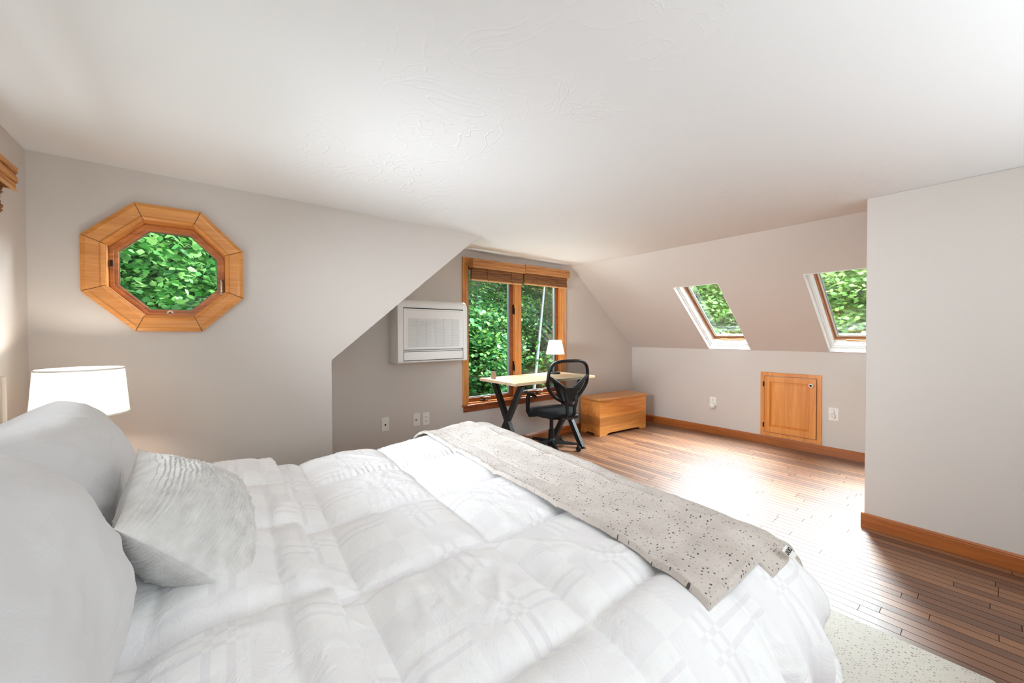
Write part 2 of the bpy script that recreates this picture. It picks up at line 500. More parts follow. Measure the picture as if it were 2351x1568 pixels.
class MB:
    def __init__(self):
        self.v, self.f = [], []

    def add(self, vs, fs):
        o = len(self.v)
        self.v += [tuple(p) for p in vs]
        self.f += [tuple(i + o for i in f) for f in fs]
        return self

    def box(self, x0, x1, y0, y1, z0, z1):
        vs = [(x0, y0, z0), (x1, y0, z0), (x1, y1, z0), (x0, y1, z0), (x0, y0, z1), (x1, y0, z1), (x1, y1, z1), (x0, y1, z1)]
        return self.add(vs, [(3, 2, 1, 0), (4, 5, 6, 7), (0, 1, 5, 4), (1, 2, 6, 5), (2, 3, 7, 6), (3, 0, 4, 7)])

    def bar(self, a, b, wv, hv):
        """box from a to b with half-width vectors wv, hv"""
        a, b, wv, hv = map(Vector, (a, b, wv, hv))
        vs = [a - wv - hv, a + wv - hv, a + wv + hv, a - wv + hv, b - wv - hv, b + wv - hv, b + wv + hv, b - wv + hv]
        return self.add(vs, [(3, 2, 1, 0), (4, 5, 6, 7), (0, 1, 5, 4), (1, 2, 6, 5), (2, 3, 7, 6), (3, 0, 4, 7)])

    def tube(self, path, radii, segs=12, closed=False, flat=1.0):
        P = [Vector(p) for p in path]
        n = len(P)
        if not hasattr(radii, '__len__'):
            radii = [radii] * n
        rings = []
        ref = None
        for i in range(n):
            if closed:
                d = P[(i + 1) % n] - P[i - 1]
            else:
                d = P[min(i + 1, n - 1)] - P[max(i - 1, 0)]
            d.normalize()
            if ref is None:
                ref = Vector((0, 0, 1)) if abs(d.z) < 0.9 else Vector((1, 0, 0))
            a = d.cross(ref)
            a.normalize()
            b = a.cross(d)
            b.normalize()
            ref = b
            rings.append([P[i] + a * math.cos(2 * PI * k / segs) * radii[i] * flat + b * math.sin(2 * PI * k / segs) * radii[i] for k in range(segs)])
        vs = [p for r in rings for p in r]
        fs = []
        m_ = n if closed else n - 1
        for i in range(m_):
            j = (i + 1) % n
            for k in range(segs):
                k2 = (k + 1) % segs
                fs.append((i * segs + k, i * segs + k2, j * segs + k2, j * segs + k))
        if not closed:
            fs.append(tuple(range(segs))[::-1])
            fs.append(tuple((n - 1) * segs + k for k in range(segs)))
        return self.add(vs, fs)

    def lathe(self, prof, c=(0, 0, 0), segs=32, axis='Z', caps=True):
        vs, fs = [], []
        n = len(prof)
        for r, h in prof:
            for k in range(segs):
                a = 2 * PI * k / segs
                x, y = r * math.cos(a), r * math.sin(a)
                if axis == 'Z':
                    p = (x, y, h)
                elif axis == 'Y':
                    p = (x, h, y)
                else:
                    p = (h, x, y)
                vs.append((p[0] + c[0], p[1] + c[1], p[2] + c[2]))
        for i in range(n - 1):
            for k in range(segs):
                k2 = (k + 1) % segs
                fs.append((i * segs + k, i * segs + k2, (i + 1) * segs + k2, (i + 1) * segs + k))
        if caps:
            fs.append(tuple(range(segs))[::-1])
            fs.append(tuple((n - 1) * segs + k for k in range(segs)))
        return self.add(vs, fs)

    def prism(self, outer, holes, fn, d0, d1):
        """slab with holes: 2D loops, fn(a, b, d) -> world point"""
        loops = [outer] + list(holes)
        pts = [p for l in loops for p in l]
        tris = tessellate_polygon([[Vector((p[0], p[1], 0)) for p in l] for l in loops])
        n = len(pts)
        vs = [fn(a, b, d0) for a, b in pts] + [fn(a, b, d1) for a, b in pts]
        fs = [tuple(t) for t in tris] + [tuple(i + n for i in reversed(t)) for t in tris]
        o = 0
        for l in loops:
            k = len(l)
            for i in range(k):
                j = (i + 1) % k
                fs.append((o + i, o + j, n + o + j, n + o + i))
            o += k
        return self.add(vs, fs)

    def sphere(self, c, r, seg=16, ring=10, sc=(1, 1, 1)):
        prof = [(math.sin(PI * i / ring) * r + 1e-5, -math.cos(PI * i / ring) * r) for i in range(ring + 1)]
        o = len(self.v)
        self.lathe(prof, (0, 0, 0), seg)
        for i in range(o, len(self.v)):
            x, y, z = self.v[i]
            self.v[i] = (x * sc[0] + c[0], y * sc[1] + c[1], z * sc[2] + c[2])
        return self

    def build(self, name, mat, parent=None, loc=None, bevel=0, segs=2, smooth=False, local=False, fix=True):
        me = bpy.data.meshes.new(name)
        vs = self.v
        root = parent
        while root is not None and root.parent is not None:
            root = root.parent
        if not local:
            if root is not None:
                inv = WM[root.name].inverted()
                vs = [inv @ Vector(p) for p in vs]
            elif loc is not None:
                L_ = Vector(loc)
                vs = [Vector(p) - L_ for p in vs]
        me.from_pydata([tuple(p) for p in vs], [], self.f)
        me.validate()
        bm = bmesh.new()
        bm.from_mesh(me)
        if fix:
            bmesh.ops.recalc_face_normals(bm, faces=bm.faces)
        if bevel:
            es = [e for e in bm.edges if len(e.link_faces) == 2 and e.calc_face_angle(0) > 0.5]
            bmesh.ops.bevel(bm, geom=es, offset=bevel, segments=segs, profile=0.5, affect='EDGES', clamp_overlap=True)
        if smooth:
            for f in bm.faces:
                f.smooth = True
            if isinstance(smooth, float):
                for e in bm.edges:
                    if len(e.link_faces) == 2 and e.calc_face_angle(0) > smooth:
                        e.smooth = False
        bm.to_mesh(me)
        bm.free()
        me.materials.append(mat)
        o = bpy.data.objects.new(name, me)
        COL.objects.link(o)
        if parent is not None:
            o.parent = parent
        else:
            o.location = loc or (0, 0, 0)
            WM[o.name] = Matrix.Translation(Vector(loc or (0, 0, 0)))
        return o


def tag(o, label=None, cat=None, group=None, kind=None):
    for k, v in (('label', label), ('category', cat), ('group', group), ('kind', kind)):
        if v:
            o[k] = v
    return o


def thing(name, label, cat, loc=(0, 0, 0), rotz=0.0, group=None, kind=None):
    o = bpy.data.objects.new(name, None)
    o.empty_display_size = 0.1
    COL.objects.link(o)
    o.location = loc
    o.rotation_euler = (0, 0, rotz)
    WM[o.name] = Matrix.Translation(Vector(loc)) @ Matrix.Rotation(rotz, 4, 'Z')
    return tag(o, label, cat, group, kind)


def copy_thing(src, loc, rotz=None, label=None, group=None):
    r = src.copy()
    COL.objects.link(r)
    r.location = loc
    if rotz is not None:
        r.rotation_euler = (0, 0, rotz)
    for ch in src.children:
        c = ch.copy()
        COL.objects.link(c)
        c.parent = r
        for g in ch.children:
            d = g.copy()
            COL.objects.link(d)
            d.parent = c
    if label:
        r['label'] = label
    if group:
        r['group'] = group
    return r


def grid_mesh(name, X, mat, parent=None, uv=None, loc=None, closed_u=False, smooth=True):
    """X: (n, m, 3) numpy grid in world coordinates"""
    n, mm = X.shape[:2]
    P = X.reshape(-1, 3).copy()
    root = parent
    while root is not None and root.parent is not None:
        root = root.parent
    if root is not None:
        inv = np.array(WM[root.name].inverted())
        P = P @ inv[:3, :3].T + inv[:3, 3]
    elif loc is not None:
        P = P - np.array(loc)
    idx = np.arange(n * mm).reshape(n, mm)
    q = np.stack([idx[:-1, :-1], idx[1:, :-1], idx[1:, 1:], idx[:-1, 1:]], -1).reshape(-1, 4)
    me = bpy.data.meshes.new(name)
    me.vertices.add(len(P))
    me.vertices.foreach_set('co', P.astype(np.float32).ravel())
    me.loops.add(q.size)
    me.loops.foreach_set('vertex_index', q.astype(np.int32).ravel())
    me.polygons.add(len(q))
    me.polygons.foreach_set('loop_start', np.arange(0, q.size, 4, dtype=np.int32))
    me.polygons.foreach_set('loop_total', np.full(len(q), 4, dtype=np.int32))
    me.polygons.foreach_set('use_smooth', np.full(len(q), smooth))
    if uv is not None:
        ul = me.uv_layers.new(name='UVMap')
        ul.data.foreach_set('uv', uv.reshape(-1, 2)[q.ravel()].astype(np.float32).ravel())
    me.update(calc_edges=True)
    me.validate()
    me.materials.append(mat)
    o = bpy.data.objects.new(name, me)
    COL.objects.link(o)
    if parent is not None:
        o.parent = parent
    else:
        o.location = loc or (0, 0, 0)
        WM[o.name] = Matrix.Translation(Vector(loc or (0, 0, 0)))
    return o


rng = np.random.RandomState(7)
_lat = rng.rand(256, 256)


def vnoise(x, y, seed=0):
    x = x + seed * 17.31
    y = y + seed * 9.77
    xi, yi = np.floor(x).astype(int), np.floor(y).astype(int)
    fx, fy = x - xi, y - yi
    fx, fy = fx * fx * (3 - 2 * fx), fy * fy * (3 - 2 * fy)
    a, b = _lat[xi % 256, yi % 256], _lat[(xi + 1) % 256, yi % 256]
    c, d = _lat[xi % 256, (yi + 1) % 256], _lat[(xi + 1) % 256, (yi + 1) % 256]
    return (a * (1 - fx) + b * fx) * (1 - fy) + (c * (1 - fx) + d * fx) * fy - 0.5


def fbm(x, y, seed=0, oct_=4, gain=0.5):
    s, a = 0, 1.0
    for k in range(oct_):
        s = s + a * vnoise(x * 2 ** k, y * 2 ** k, seed + k)
        a *= gain
    return s


# ------------------------------------------------------------------ room shell
XL, XE, XA2, XS, XK, XR = -0.6777, 0.6678, 1.911, 3.7494, 5.0949, 3.397
YA, YB, YR, YBACK = 2.8625, 3.4495, 0.5249, -2.15
ZC, ZK, ZKL = 2.1672, 1.0869, 1.1063
T = 0.15

fl = MB().box(XL - T, XK + T, YBACK - T, YB + T, -0.12, 0).build('floor', M['floor'])
tag(fl, 'narrow-strip oak floor running away from the viewer', 'floor', kind='structure')

ce = MB().prism([(XL - T, YBACK - T), (XS, YBACK - T), (XS, YB + T), (XA2, YB + T), (XA2, YA + 0.1), (XL - T, YA + 0.1)], [],
                lambda a, b, d: (a, b, d), ZC, ZC + 0.14).build('ceiling', M['ceil'])
tag(ce, 'flat white plaster ceiling', 'ceiling', kind='structure')

# octagon wall (front face at y = YA)
OC, OR, OI = (-0.168, 1.648), 0.0, 0.0


def octo(hw, hh, c=OC):
    k = 0.4142
    return [(c[0] - hw * k, c[1] + hh), (c[0] + hw * k, c[1] + hh), (c[0] + hw, c[1] + hh * k), (c[0] + hw, c[1] - hh * k),
            (c[0] + hw * k, c[1] - hh), (c[0] - hw * k, c[1] - hh), (c[0] - hw, c[1] - hh * k), (c[0] - hw, c[1] + hh * k)]


wl = MB().prism([(XL - T, 0), (XE, 0), (XE, ZKL), (XA2, ZC), (XL - T, ZC)], [octo(0.262, 0.27)],
                lambda a, b, d: (a, d, b), YA, YA + T)
tag(wl.build('wall_octagon', M['wall']), 'greige wall with the octagonal window', 'wall', kind='structure')
lk = MB().box(XE - T, XE, YA + T, YB + T, 0, ZKL).build('wall_alcove_left', M['wall'])
tag(lk, 'low side wall of the desk alcove behind the octagon wall', 'wall', kind='structure')
# left roof slope of the alcove
sl = MB().prism([(XE, ZKL), (XA2, ZC), (XA2, ZC + 0.14), (XE - 0.14, ZKL + 0.06)], [], lambda a, b, d: (a, d, b), YA + T, YB + T)
tag(sl.build('wall_slope_left', M['wall']), 'sloped wall under the left roof pitch of the alcove', 'wall', kind='structure')

# far gable wall with the casement opening
WX0, WX1, WZ0, WZ1 = 2.140, 3.555, 0.545, 2.035
fw_ = MB().prism([(XE, 0), (XK + T, 0), (XK + T, ZK), (XK, ZK), (XS, ZC), (XA2, ZC), (XE, ZKL)], [[(WX0, WZ0), (WX1, WZ0), (WX1, WZ1), (WX0, WZ1)]],
                 lambda a, b, d: (a, d, b), YB, YB + T)
tag(fw_.build('wall_far', M['wall']), 'gable end wall behind the desk', 'wall', kind='structure')

# knee wall and right slope with two skylight openings
kn = MB().box(XK, XK + T, YBACK - T, YB, 0, ZK).build('wall_right', M['wall'])
tag(kn, 'low knee wall below the two skylights', 'wall', kind='structure')
SD = Vector((XS - XK, 0, ZC - ZK))
SLEN = SD.length
SD.normalize()
SN = Vector((-SD.z, 0, SD.x)) if -SD.z * 1 + 0 > 0 else Vector((SD.z, 0, -SD.x))   # outward (up and to the right)
if SN.x < 0:
    SN = -SN


def slope(a, y, d):
    """a: distance up the pitch from the knee, d: outward offset"""
    p = Vector((XK, 0, ZK)) + SD * a + SN * d
    return (p.x, y, p.z)


SKA0, SKA1 = 0.012, 1.162
SKY = [(1.803, 2.293), (0.578, 1.068)]
sr = MB().prism([(-0.0, YBACK - T), (SLEN, YBACK - T), (SLEN, YB + T), (-0.0, YB + T)],
                [[(SKA0, y0), (SKA1, y0), (SKA1, y1), (SKA0, y1)] for y0, y1 in SKY], slope, 0, 0.15)
tag(sr.build('wall_slope_right', M['wall']), 'sloped wall holding the two skylights', 'wall', kind='structure')

pt = MB().box(XR, XR + 0.11, YBACK, YR, 0, ZC).build('wall_partition', M['wall'], bevel=0.004)
tag(pt, 'full-height partition wall at the right edge', 'wall', kind='structure')

# left wall with a window, rear wall with an unseen window added to let in light
LWY0, LWY1, LWZ0, LWZ1 = 1.05, 2.28, 1.20, 1.93
lw = MB().prism([(YBACK - T, 0), (YA, 0), (YA, ZC), (YBACK - T, ZC)], [[(LWY0, LWZ0), (LWY1, LWZ0), (LWY1, LWZ1), (LWY0, LWZ1)]],
                lambda a, b, d: (d, a, b), XL - T, XL)
tag(lw.build('wall_left', M['wall']), 'wall behind the headboard at the left edge', 'wall', kind='structure')
rw = MB().prism([(XL - T, 0), (XK + T, 0), (XK + T, ZK), (XK, ZK), (XS, ZC), (XL - T, ZC)], [[(-0.5, 0.9), (2.6, 0.9), (2.6, 2.0), (-0.5, 2.0)]],
                lambda a, b, d: (a, d, b), YBACK - T, YBACK)
tag(rw.build('wall_rear', M['wall']), 'rear wall behind the viewer', 'wall', kind='structure')


def baseboard(name, a, b, out, mat, label, h=0.094):
    """profiled board from a to b on the floor, out = unit vector into the room"""
    a, b, out = Vector(a), Vector(b), Vector(out)
    prof = [(0, 0), (0.015, 0), (0.015, h * 0.80), (0.012, h * 0.84), (0.012, h * 0.90), (0.006, h), (0, h)]
    mb = MB()
    n = len(prof)
    vs = [a + out * p + Vector((0, 0, z)) for p, z in prof] + [b + out * p + Vector((0, 0, z)) for p, z in prof]
    fs = [tuple(range(n)), tuple(range(n, 2 * n))[::-1]] + [(i, (i + 1) % n, n + (i + 1) % n, n + i) for i in range(n)]
    mb.add(vs, fs)
    return tag(mb.build(name, mat), label, 'baseboard', kind='structure')


baseboard('baseboard_far', (XE, YB, 0), (XK, YB, 0), (0, -1, 0), M['basex'], 'dark oak baseboard along the gable wall behind the desk')
baseboard('baseboard_right', (XK, YB - 0.016, 0), (XK, YBACK, 0), (-1, 0, 0), M['trimy'], 'dark oak baseboard along the low knee wall')
baseboard('baseboard_partition', (XR, YR + 0.015, 0), (XR, YBACK, 0), (-1, 0, 0), M['trimy'], 'oak baseboard along the partition wall at right')
baseboard('baseboard_partition_end', (XR, YR, 0), (XR + 0.11, YR, 0), (0, 1, 0), M['basex'], 'short oak baseboard return on the partition end')
baseboard('baseboard_octagon', (XL, YA, 0), (XE, YA, 0), (0, -1, 0), M['basex'], 'oak baseboard under the octagonal window')


# ------------------------------------------------------------------ window 1: octagon
w1 = thing('window_1', 'octagonal window in a wide stained wood casing on the left wall', 'window', (OC[0], YA, OC[1]), kind='structure')


def ring(mb, o1, o2, fn, d0, d1):
    mb.prism(o1, [o2], fn, d0, d1)


fy = lambda a, b, d: (a, d, b)
# mitred casing in eight lengths, each stepped: outer bead, flat field, inner ogee
for k in range(8):
    mb = MB()
    steps = [(0.3345, 0.3435, 0.022), (0.316, 0.325, 0.028), (0.308, 0.317, 0.024), (0.270, 0.279, 0.021), (0.262, 0.271, 0.026), (0.249, 0.258, 0.013)]
    for i in range(len(steps) - 1):
        (h0, v0, d0), (h1, v1, d1) = steps[i], steps[i + 1]
        o1, o2 = octo(h0, v0), octo(h1, v1)
        j = (k + 1) % 8
        # tiny gap at each mitre
        def sh(p, q, t=0.0016):
            p, q = Vector((p[0], p[1])), Vector((q[0], q[1]))
            return p + (q - p).normalized() * t
        A, B = sh(o1[k], o1[j]), sh(o1[j], o1[k])
        C, D = sh(o2[j], o2[k]), sh(o2[k], o2[j])
        dd = d0 if i % 2 == 0 else max(d0, d1)
        vs = [(A.x, YA + 0.001, A.y), (B.x, YA + 0.001, B.y), (C.x, YA + 0.001, C.y), (D.x, YA + 0.001, D.y),
              (A.x, YA - d0, A.y), (B.x, YA - d0, B.y), (C.x, YA - d1, C.y), (D.x, YA - d1, D.y)]
        mb.add(vs, [(3, 2, 1, 0), (4, 5, 6, 7), (0, 1, 5, 4), (1, 2, 6, 5), (2, 3, 7, 6), (3, 0, 4, 7)])
    mb.build('casing', M['octo'], w1)
mb = MB()
ring(mb, octo(0.262, 0.270), octo(0.247, 0.255), fy, YA - 0.004, YA + T)
mb.build('jamb', M['octo'], w1)
mb = MB()
ring(mb, octo(0.2465, 0.2545), octo(0.228, 0.236), fy, YA + 0.070, YA + 0.084)
ring(mb, octo(0.2465, 0.2545), octo(0.212, 0.220), fy, YA + 0.084, YA + 0.130)
sash = mb.build('sash', M['octs'], w1, bevel=0.002)
mb = MB()
ring(mb, octo(0.2125, 0.2205), octo(0.2085, 0.2165), fy, YA + 0.092, YA + 0.100)
mb.build('glazing_bead', M['gray'], w1)
MB().prism(octo(0.2115, 0.2195), [], fy, YA + 0.104, YA + 0.108).build('pane', M['glass'], w1)
lt = MB().box(OC[0] + 0.226, OC[0] + 0.240, YA + 0.052, YA + 0.070, 1.53, 1.62).build('latch', M['chrome'], w1, bevel=0.003)
MB().tube([(OC[0] + 0.233, YA + 0.052, 1.615), (OC[0] + 0.232, YA + 0.036, 1.60), (OC[0] + 0.232, YA + 0.030, 1.535)], [0.006, 0.005, 0.004], 10).build('latch_lever', M['chrome'], lt, smooth=True)
MB().box(OC[0] - 0.241, OC[0] - 0.228, YA + 0.05, YA + 0.07, 1.65, 1.685).build('strike_plate', M['bronze'], w1, bevel=0.003)
cp = MB().lathe([(0.004, 0.0), (0.012, -0.001), (0.014, -0.004), (0.014, 0.004)], (OC[0] - 0.005, YA + 0.072, 1.412), 20, 'Y').build('screw_cap', M['cap'], w1, smooth=0.6)
MB().lathe([(0.004, -0.0045), (0.004, -0.001)], (OC[0] - 0.005, YA + 0.072, 1.412), 12, 'Y').build('screw', M['bronze'], cp)

# ------------------------------------------------------------------ window 2: casement pair in the gable wall
w2 = thing('window_2', 'tall double casement window with stained wood casing behind the desk', 'window', (2.85, YB, WZ0), kind='structure')


def casing_strip(x0, x1, flip):
    """vertical fluted casing board"""
    mb = MB()
    n = 6
    w = (x1 - x0)
    pr = [(0, 0), (0, 0.020), (0.16, 0.022), (0.2, 0.017), (0.42, 0.016), (0.46, 0.020), (0.56, 0.020), (0.6, 0.015), (0.84, 0.014), (0.9, 0.018), (1.0, 0.012), (1.0, 0)]
    if flip:
        pr = [(1 - a, d) for a, d in pr][::-1]
    pts = [(x0 + a * w, YB - d) for a, d in pr]
    mb.prism(pts, [], lambda a, b, d: (a, b, d), WZ0, WZ1 + 0.035)
    return mb


casing_strip(2.075, 2.143, False).build('casing', M['trim'], w2)
casing_strip(3.552, 3.622, True).build('casing', M['trim'], w2)
MB().box(2.075, 3.622, YB - 0.02, YB, WZ1, WZ1 + 0.06).build('head_casing', M['trimx'], w2, bevel=0.003)
mb = MB()
mb.box(WX0, WX0 + 0.012, YB, YB + T, WZ0, WZ1)
mb.box(WX1 - 0.012, WX1, YB, YB + T, WZ0, WZ1)
mb.box(WX0, WX1, YB, YB + T, WZ1 - 0.012, WZ1)
mb.box(WX0, WX1, YB, YB + T, WZ0, WZ0 + 0.012)
mb.build('jamb', M['trim'], w2)
MB().box(2.065, 3.634, YB - 0.045, YB + 0.005, WZ0 - 0.022, WZ0).build('stool', M['sill'], w2, bevel=0.005)
MB().box(2.082, 3.616, YB - 0.018, YB, WZ0 - 0.078, WZ0 - 0.022).build('apron', M['sill'], w2, bevel=0.004)
MB().box(2.795, 2.885, YB + 0.002, YB + 0.12, WZ0 + 0.012, WZ1 - 0.012).build('mullion', M['trim'], w2, bevel=0.006)
for x0, x1 in ((WX0 + 0.013, 2.794), (2.886, WX1 - 0.013)):
    sz0, sz1 = WZ0 + 0.013, WZ1 - 0.013
    mb = MB()
    mb.prism([(x0, sz0), (x1, sz0), (x1, sz1), (x0, sz1)], [[(x0 + 0.032, sz0 + 0.04), (x1 - 0.032, sz0 + 0.04), (x1 - 0.032, sz1 - 0.04), (x0 + 0.032, sz1 - 0.04)]], fy, YB + 0.05, YB + 0.095)
    s_ = mb.build('sash', M['sill'], w2, bevel=0.003)
    mb = MB()
    mb.prism([(x0 + 0.0325, sz0 + 0.0405), (x1 - 0.0325, sz0 + 0.0405), (x1 - 0.0325, sz1 - 0.0405), (x0 + 0.0325, sz1 - 0.0405)],
             [[(x0 + 0.042, sz0 + 0.048), (x1 - 0.055, sz0 + 0.048), (x1 - 0.055, sz1 - 0.048), (x0 + 0.042, sz1 - 0.048)]], fy, YB + 0.062, YB + 0.092)
    mb.build('weatherstrip', M['gray'], s_)
    MB().box(x0 + 0.04, x1 - 0.05, YB + 0.074, YB + 0.080, sz0 + 0.046, sz1 - 0.046).build('pane', M['glass'], s_)
    xc = x0 + (0.21 if x0 < 2.5 else 0.26)
    hd = MB().box(xc - 0.05, xc + 0.05, YB + 0.008, YB + 0.04, WZ0 + 0.012, WZ0 + 0.026)
    hd.lathe([(0.016, 0), (0.014, 0.02), (0.006, 0.026)], (xc, YB + 0.02, WZ0 + 0.024), 12)
    cb = hd.build('crank_base', M['bronze'], w2, bevel=0.003)
    MB().tube([(xc, YB + 0.02, WZ0 + 0.048), (xc + 0.03, YB + 0.0, WZ0 + 0.055), (xc + 0.065, YB - 0.005, WZ0 + 0.046), (xc + 0.07, YB - 0.006, WZ0 + 0.06)], [0.006, 0.005, 0.005, 0.007], 8).build('crank_handle', M['brass'], cb, smooth=True)
for z in (0.86, 1.52):
    for xx in (2.792, 2.888):
        mb = MB().box(xx - 0.006, xx + 0.006, YB + 0.03, YB + 0.05, z, z + 0.11)
        mb.tube([(xx, YB + 0.03, z + 0.08), (xx, YB + 0.018, z + 0.05), (xx, YB + 0.02, z - 0.01)], [0.006, 0.005, 0.004], 8)
        mb.build('sash_lock', M['bronze'], w2)


# ------------------------------------------------------------------ bamboo shades
def bamboo_shade(name, x0, x1, zt, zb, yb, label, group=None, tilt=0.0, axis='x'):
    """valance in front, gathered slat panel below; axis x: hangs on the far wall, y: on the left wall"""
    def P(a, d, z):          # a along the window, d distance into the room
        return (a, yb - d, z) if axis == 'x' else (XL + d, a, z)
    root = thing(name, label, 'blind', P((x0 + x1) / 2, 0.0, zb), group=group)

    def bx(mb, a0, a1, d0, d1, z0, z1):
        p, q = P(a0, d0, z0), P(a1, d1, z1)
        mb.box(min(p[0], q[0]), max(p[0], q[0]), min(p[1], q[1]), max(p[1], q[1]), z0, z1)
    D = 0.098
    hv = 0.088
    mb = MB()
    bx(mb, x0, x1, D - 0.010, D, zt - hv, zt)
    for z in (zt - 0.016, zt - 0.052):
        bx(mb, x0, x1, D, D + 0.005, z - 0.012, z + 0.012)
    mb_o = mb.build('valance', M['valance'], root, bevel=0.002)
    mb = MB()
    bx(mb, x0, x1, D - 0.006, D + 0.003, zt - hv - 0.006, zt - hv)
    mb.build('valance_edge', M['rail'], mb_o)
    for a in (x0, x1 - 0.012):
        mb = MB()
        bx(mb, a, a + 0.012, 0.022, D - 0.010, zt - hv, zt)
        mb.build('side_return', M['valance'], root, bevel=0.002)
    # gathered folds of slats
    a0, a1 = x0 + 0.012, x1 - 0.016
    d0 = 0.045
    zt2 = zt - hv + 0.03
    n = 22
    mb = MB()
    for i in range(n):
        z0 = zb + 0.014 + (zt2 - zb - 0.014) * i / n
        z1 = zb + 0.014 + (zt2 - zb - 0.014) * (i + 0.9) / n
        e = 0.0025 * math.sin(i * 2.1) + 0.004 * math.sin(i * 0.55)
        bx(mb, a0, a1, d0 - 0.015 + e, d0 + 0.020 + e, z0, z1)
    pn = mb.build('slat_panel', M['bamboo'], root)
    mb = MB()
    bx(mb, a0, a1, d0 - 0.012, d0 + 0.018, zb, zb + 0.014)
    mb.build('bottom_rail', M['rail'], root, bevel=0.003)
    for fr_ in (0.3, 0.78):
        a = a0 + (a1 - a0) * fr_
        mb = MB()
        bx(mb, a - 0.009, a + 0.009, d0 + 0.024, d0 + 0.029, zb + 0.005, zt2 - 0.02)
        mb.build('stitch_tape', M['bamboo'], pn)
    for a in (a0 + (a1 - a0) * 0.3, a0 + (a1 - a0) * 0.88):
        q = [P(a, d0 - 0.018, zt - hv), P(a, d0 - 0.018, zb - 0.42)]
        MB().tube(q, 0.0011, 6).build('cord', M['acdark'], root)
    return root


bamboo_shade('bamboo_shade', 2.132, 2.842, 2.071, 1.850, YB - 0.0225, 'raised bamboo shade with valance over the left half of the tall window', 'bamboo shades on the tall window')
bamboo_shade('bamboo_shade', 2.850, 3.578, 2.082, 1.862, YB - 0.0225, 'raised bamboo shade with valance over the right half of the tall window', 'bamboo shades on the tall window')
bamboo_shade('bamboo_shade', 1.0, 2.355, 1.935, 1.735, 0, 'bamboo shade with valance cut off at the left edge, above the pillows', axis='y')

# ------------------------------------------------------------------ skylights
for wi, ((y0, y1), nm, lab) in enumerate(zip(SKY, ('window_3', 'window_4'), ('white-lined skylight left on the sloped wall, above the outlet with a plug', 'white-lined skylight right on the sloped wall, cut by the partition'))):
    w = thing(nm, lab, 'window', (XK, (y0 + y1) / 2, ZK), kind='structure')
    A0, A1 = SKA0, SKA1
    mb = MB()
    # white lining: flush lip, groove step, inner lip
    def rect(i):
        return [(A0 + i, y0 + i), (A1 - i, y0 + i), (A1 - i, y1 - i), (A0 + i, y1 - i)]
    mb.prism(rect(0.0), [rect(0.005)], slope, -0.003, 0.15)
    mb.prism(rect(0.005), [rect(0.017)], slope, 0.050, 0.15)
    mb.prism(rect(0.017), [rect(0.026)], slope, 0.066, 0.15)
    mb.build('lining', M['whitepaint'], w)
    mb = MB()
    mb.prism(rect(0.026), [rect(0.036)], slope, 0.138, 0.20)
    fr = mb.build('frame', M['skyframe'], w)
    mb = MB()
    mb.prism(rect(0.0365), [rect(0.046)], slope, 0.152, 0.195)
    sh_ = mb.build('sash', M['skysash'], w)
    mb = MB()
    mb.prism(rect(0.0465), [rect(0.058)], slope, 0.164, 0.195)
    mb.build('inner_sash', M['headboard'], sh_)
    mb = MB()
    mb.prism(rect(0.0585), [rect(0.063)], slope, 0.172, 0.190)
    mb.build('gasket', M['gray'], sh_)
    MB().prism(rect(0.060), [], slope, 0.178, 0.184).build('pane', M['glass'], sh_)
    # opening handle on the bottom rail
    ym = (y0 + y1) / 2
    mb = MB()
    mb.tube([slope(A0 + 0.036, ym + 0.12, 0.130), slope(A0 + 0.034, ym, 0.122), slope(A0 + 0.036, ym - 0.14, 0.130)], 0.007, 10)
    hb = mb.build('handle', M['octo'], w, smooth=True)
    mb = MB()
    mb.tube([slope(A0 + 0.034, ym - 0.0, 0.112), slope(A0 + 0.026, ym + 0.015, 0.098), slope(A0 + 0.028, ym - 0.02, 0.095)], 0.005, 8)
    mb.build('hook', M['white'], hb, smooth=True)

# left-wall window, and the unseen rear window added for its light
w5 = thing('window_5', 'window behind the bamboo shade at the left edge', 'window', (XL, 1.9, LWZ0), kind='structure')
fx = lambda a, b, d: (d, a, b)
mb = MB()
mb.prism([(LWY0, LWZ0), (LWY1, LWZ0), (LWY1, LWZ1), (LWY0, LWZ1)], [[(LWY0 + 0.04, LWZ0 + 0.04), (LWY1 - 0.04, LWZ0 + 0.04), (LWY1 - 0.04, LWZ1 - 0.04), (LWY0 + 0.04, LWZ1 - 0.04)]], fx, XL - 0.11, XL - 0.07)
mb.build('sash', M['trim'], w5)
MB().box(XL - 0.095, XL - 0.09, LWY0 + 0.04, LWY1 - 0.04, LWZ0 + 0.04, LWZ1 - 0.04).build('pane', M['glass'], w5)
w6 = thing('added_rear_window', 'wide window added in the unseen rear wall to let in light', 'window', (1.05, YBACK, 0.9), kind='structure')
mb = MB()
mb.prism([(-0.5, 0.9), (2.6, 0.9), (2.6, 2.0), (-0.5, 2.0)], [[(-0.44, 0.96), (1.02, 0.96), (1.02, 1.94), (-0.44, 1.94)], [(1.08, 0.96), (2.54, 0.96), (2.54, 1.94), (1.08, 1.94)]], fy, YBACK - 0.1, YBACK - 0.05)
mb.build('frame', M['trim'], w6)
MB().box(-0.46, 2.56, YBACK - 0.08, YBACK - 0.075, 0.94, 1.96).build('pane', M['glass'], w6)

# ------------------------------------------------------------------ access hatch in the knee wall
d1 = thing('door_1', 'small raised-panel oak access door low in the knee wall', 'door', (XK, 1.415, 0.098), kind='structure')


def FX(a, b, d):
    return (XK - d, a, b)


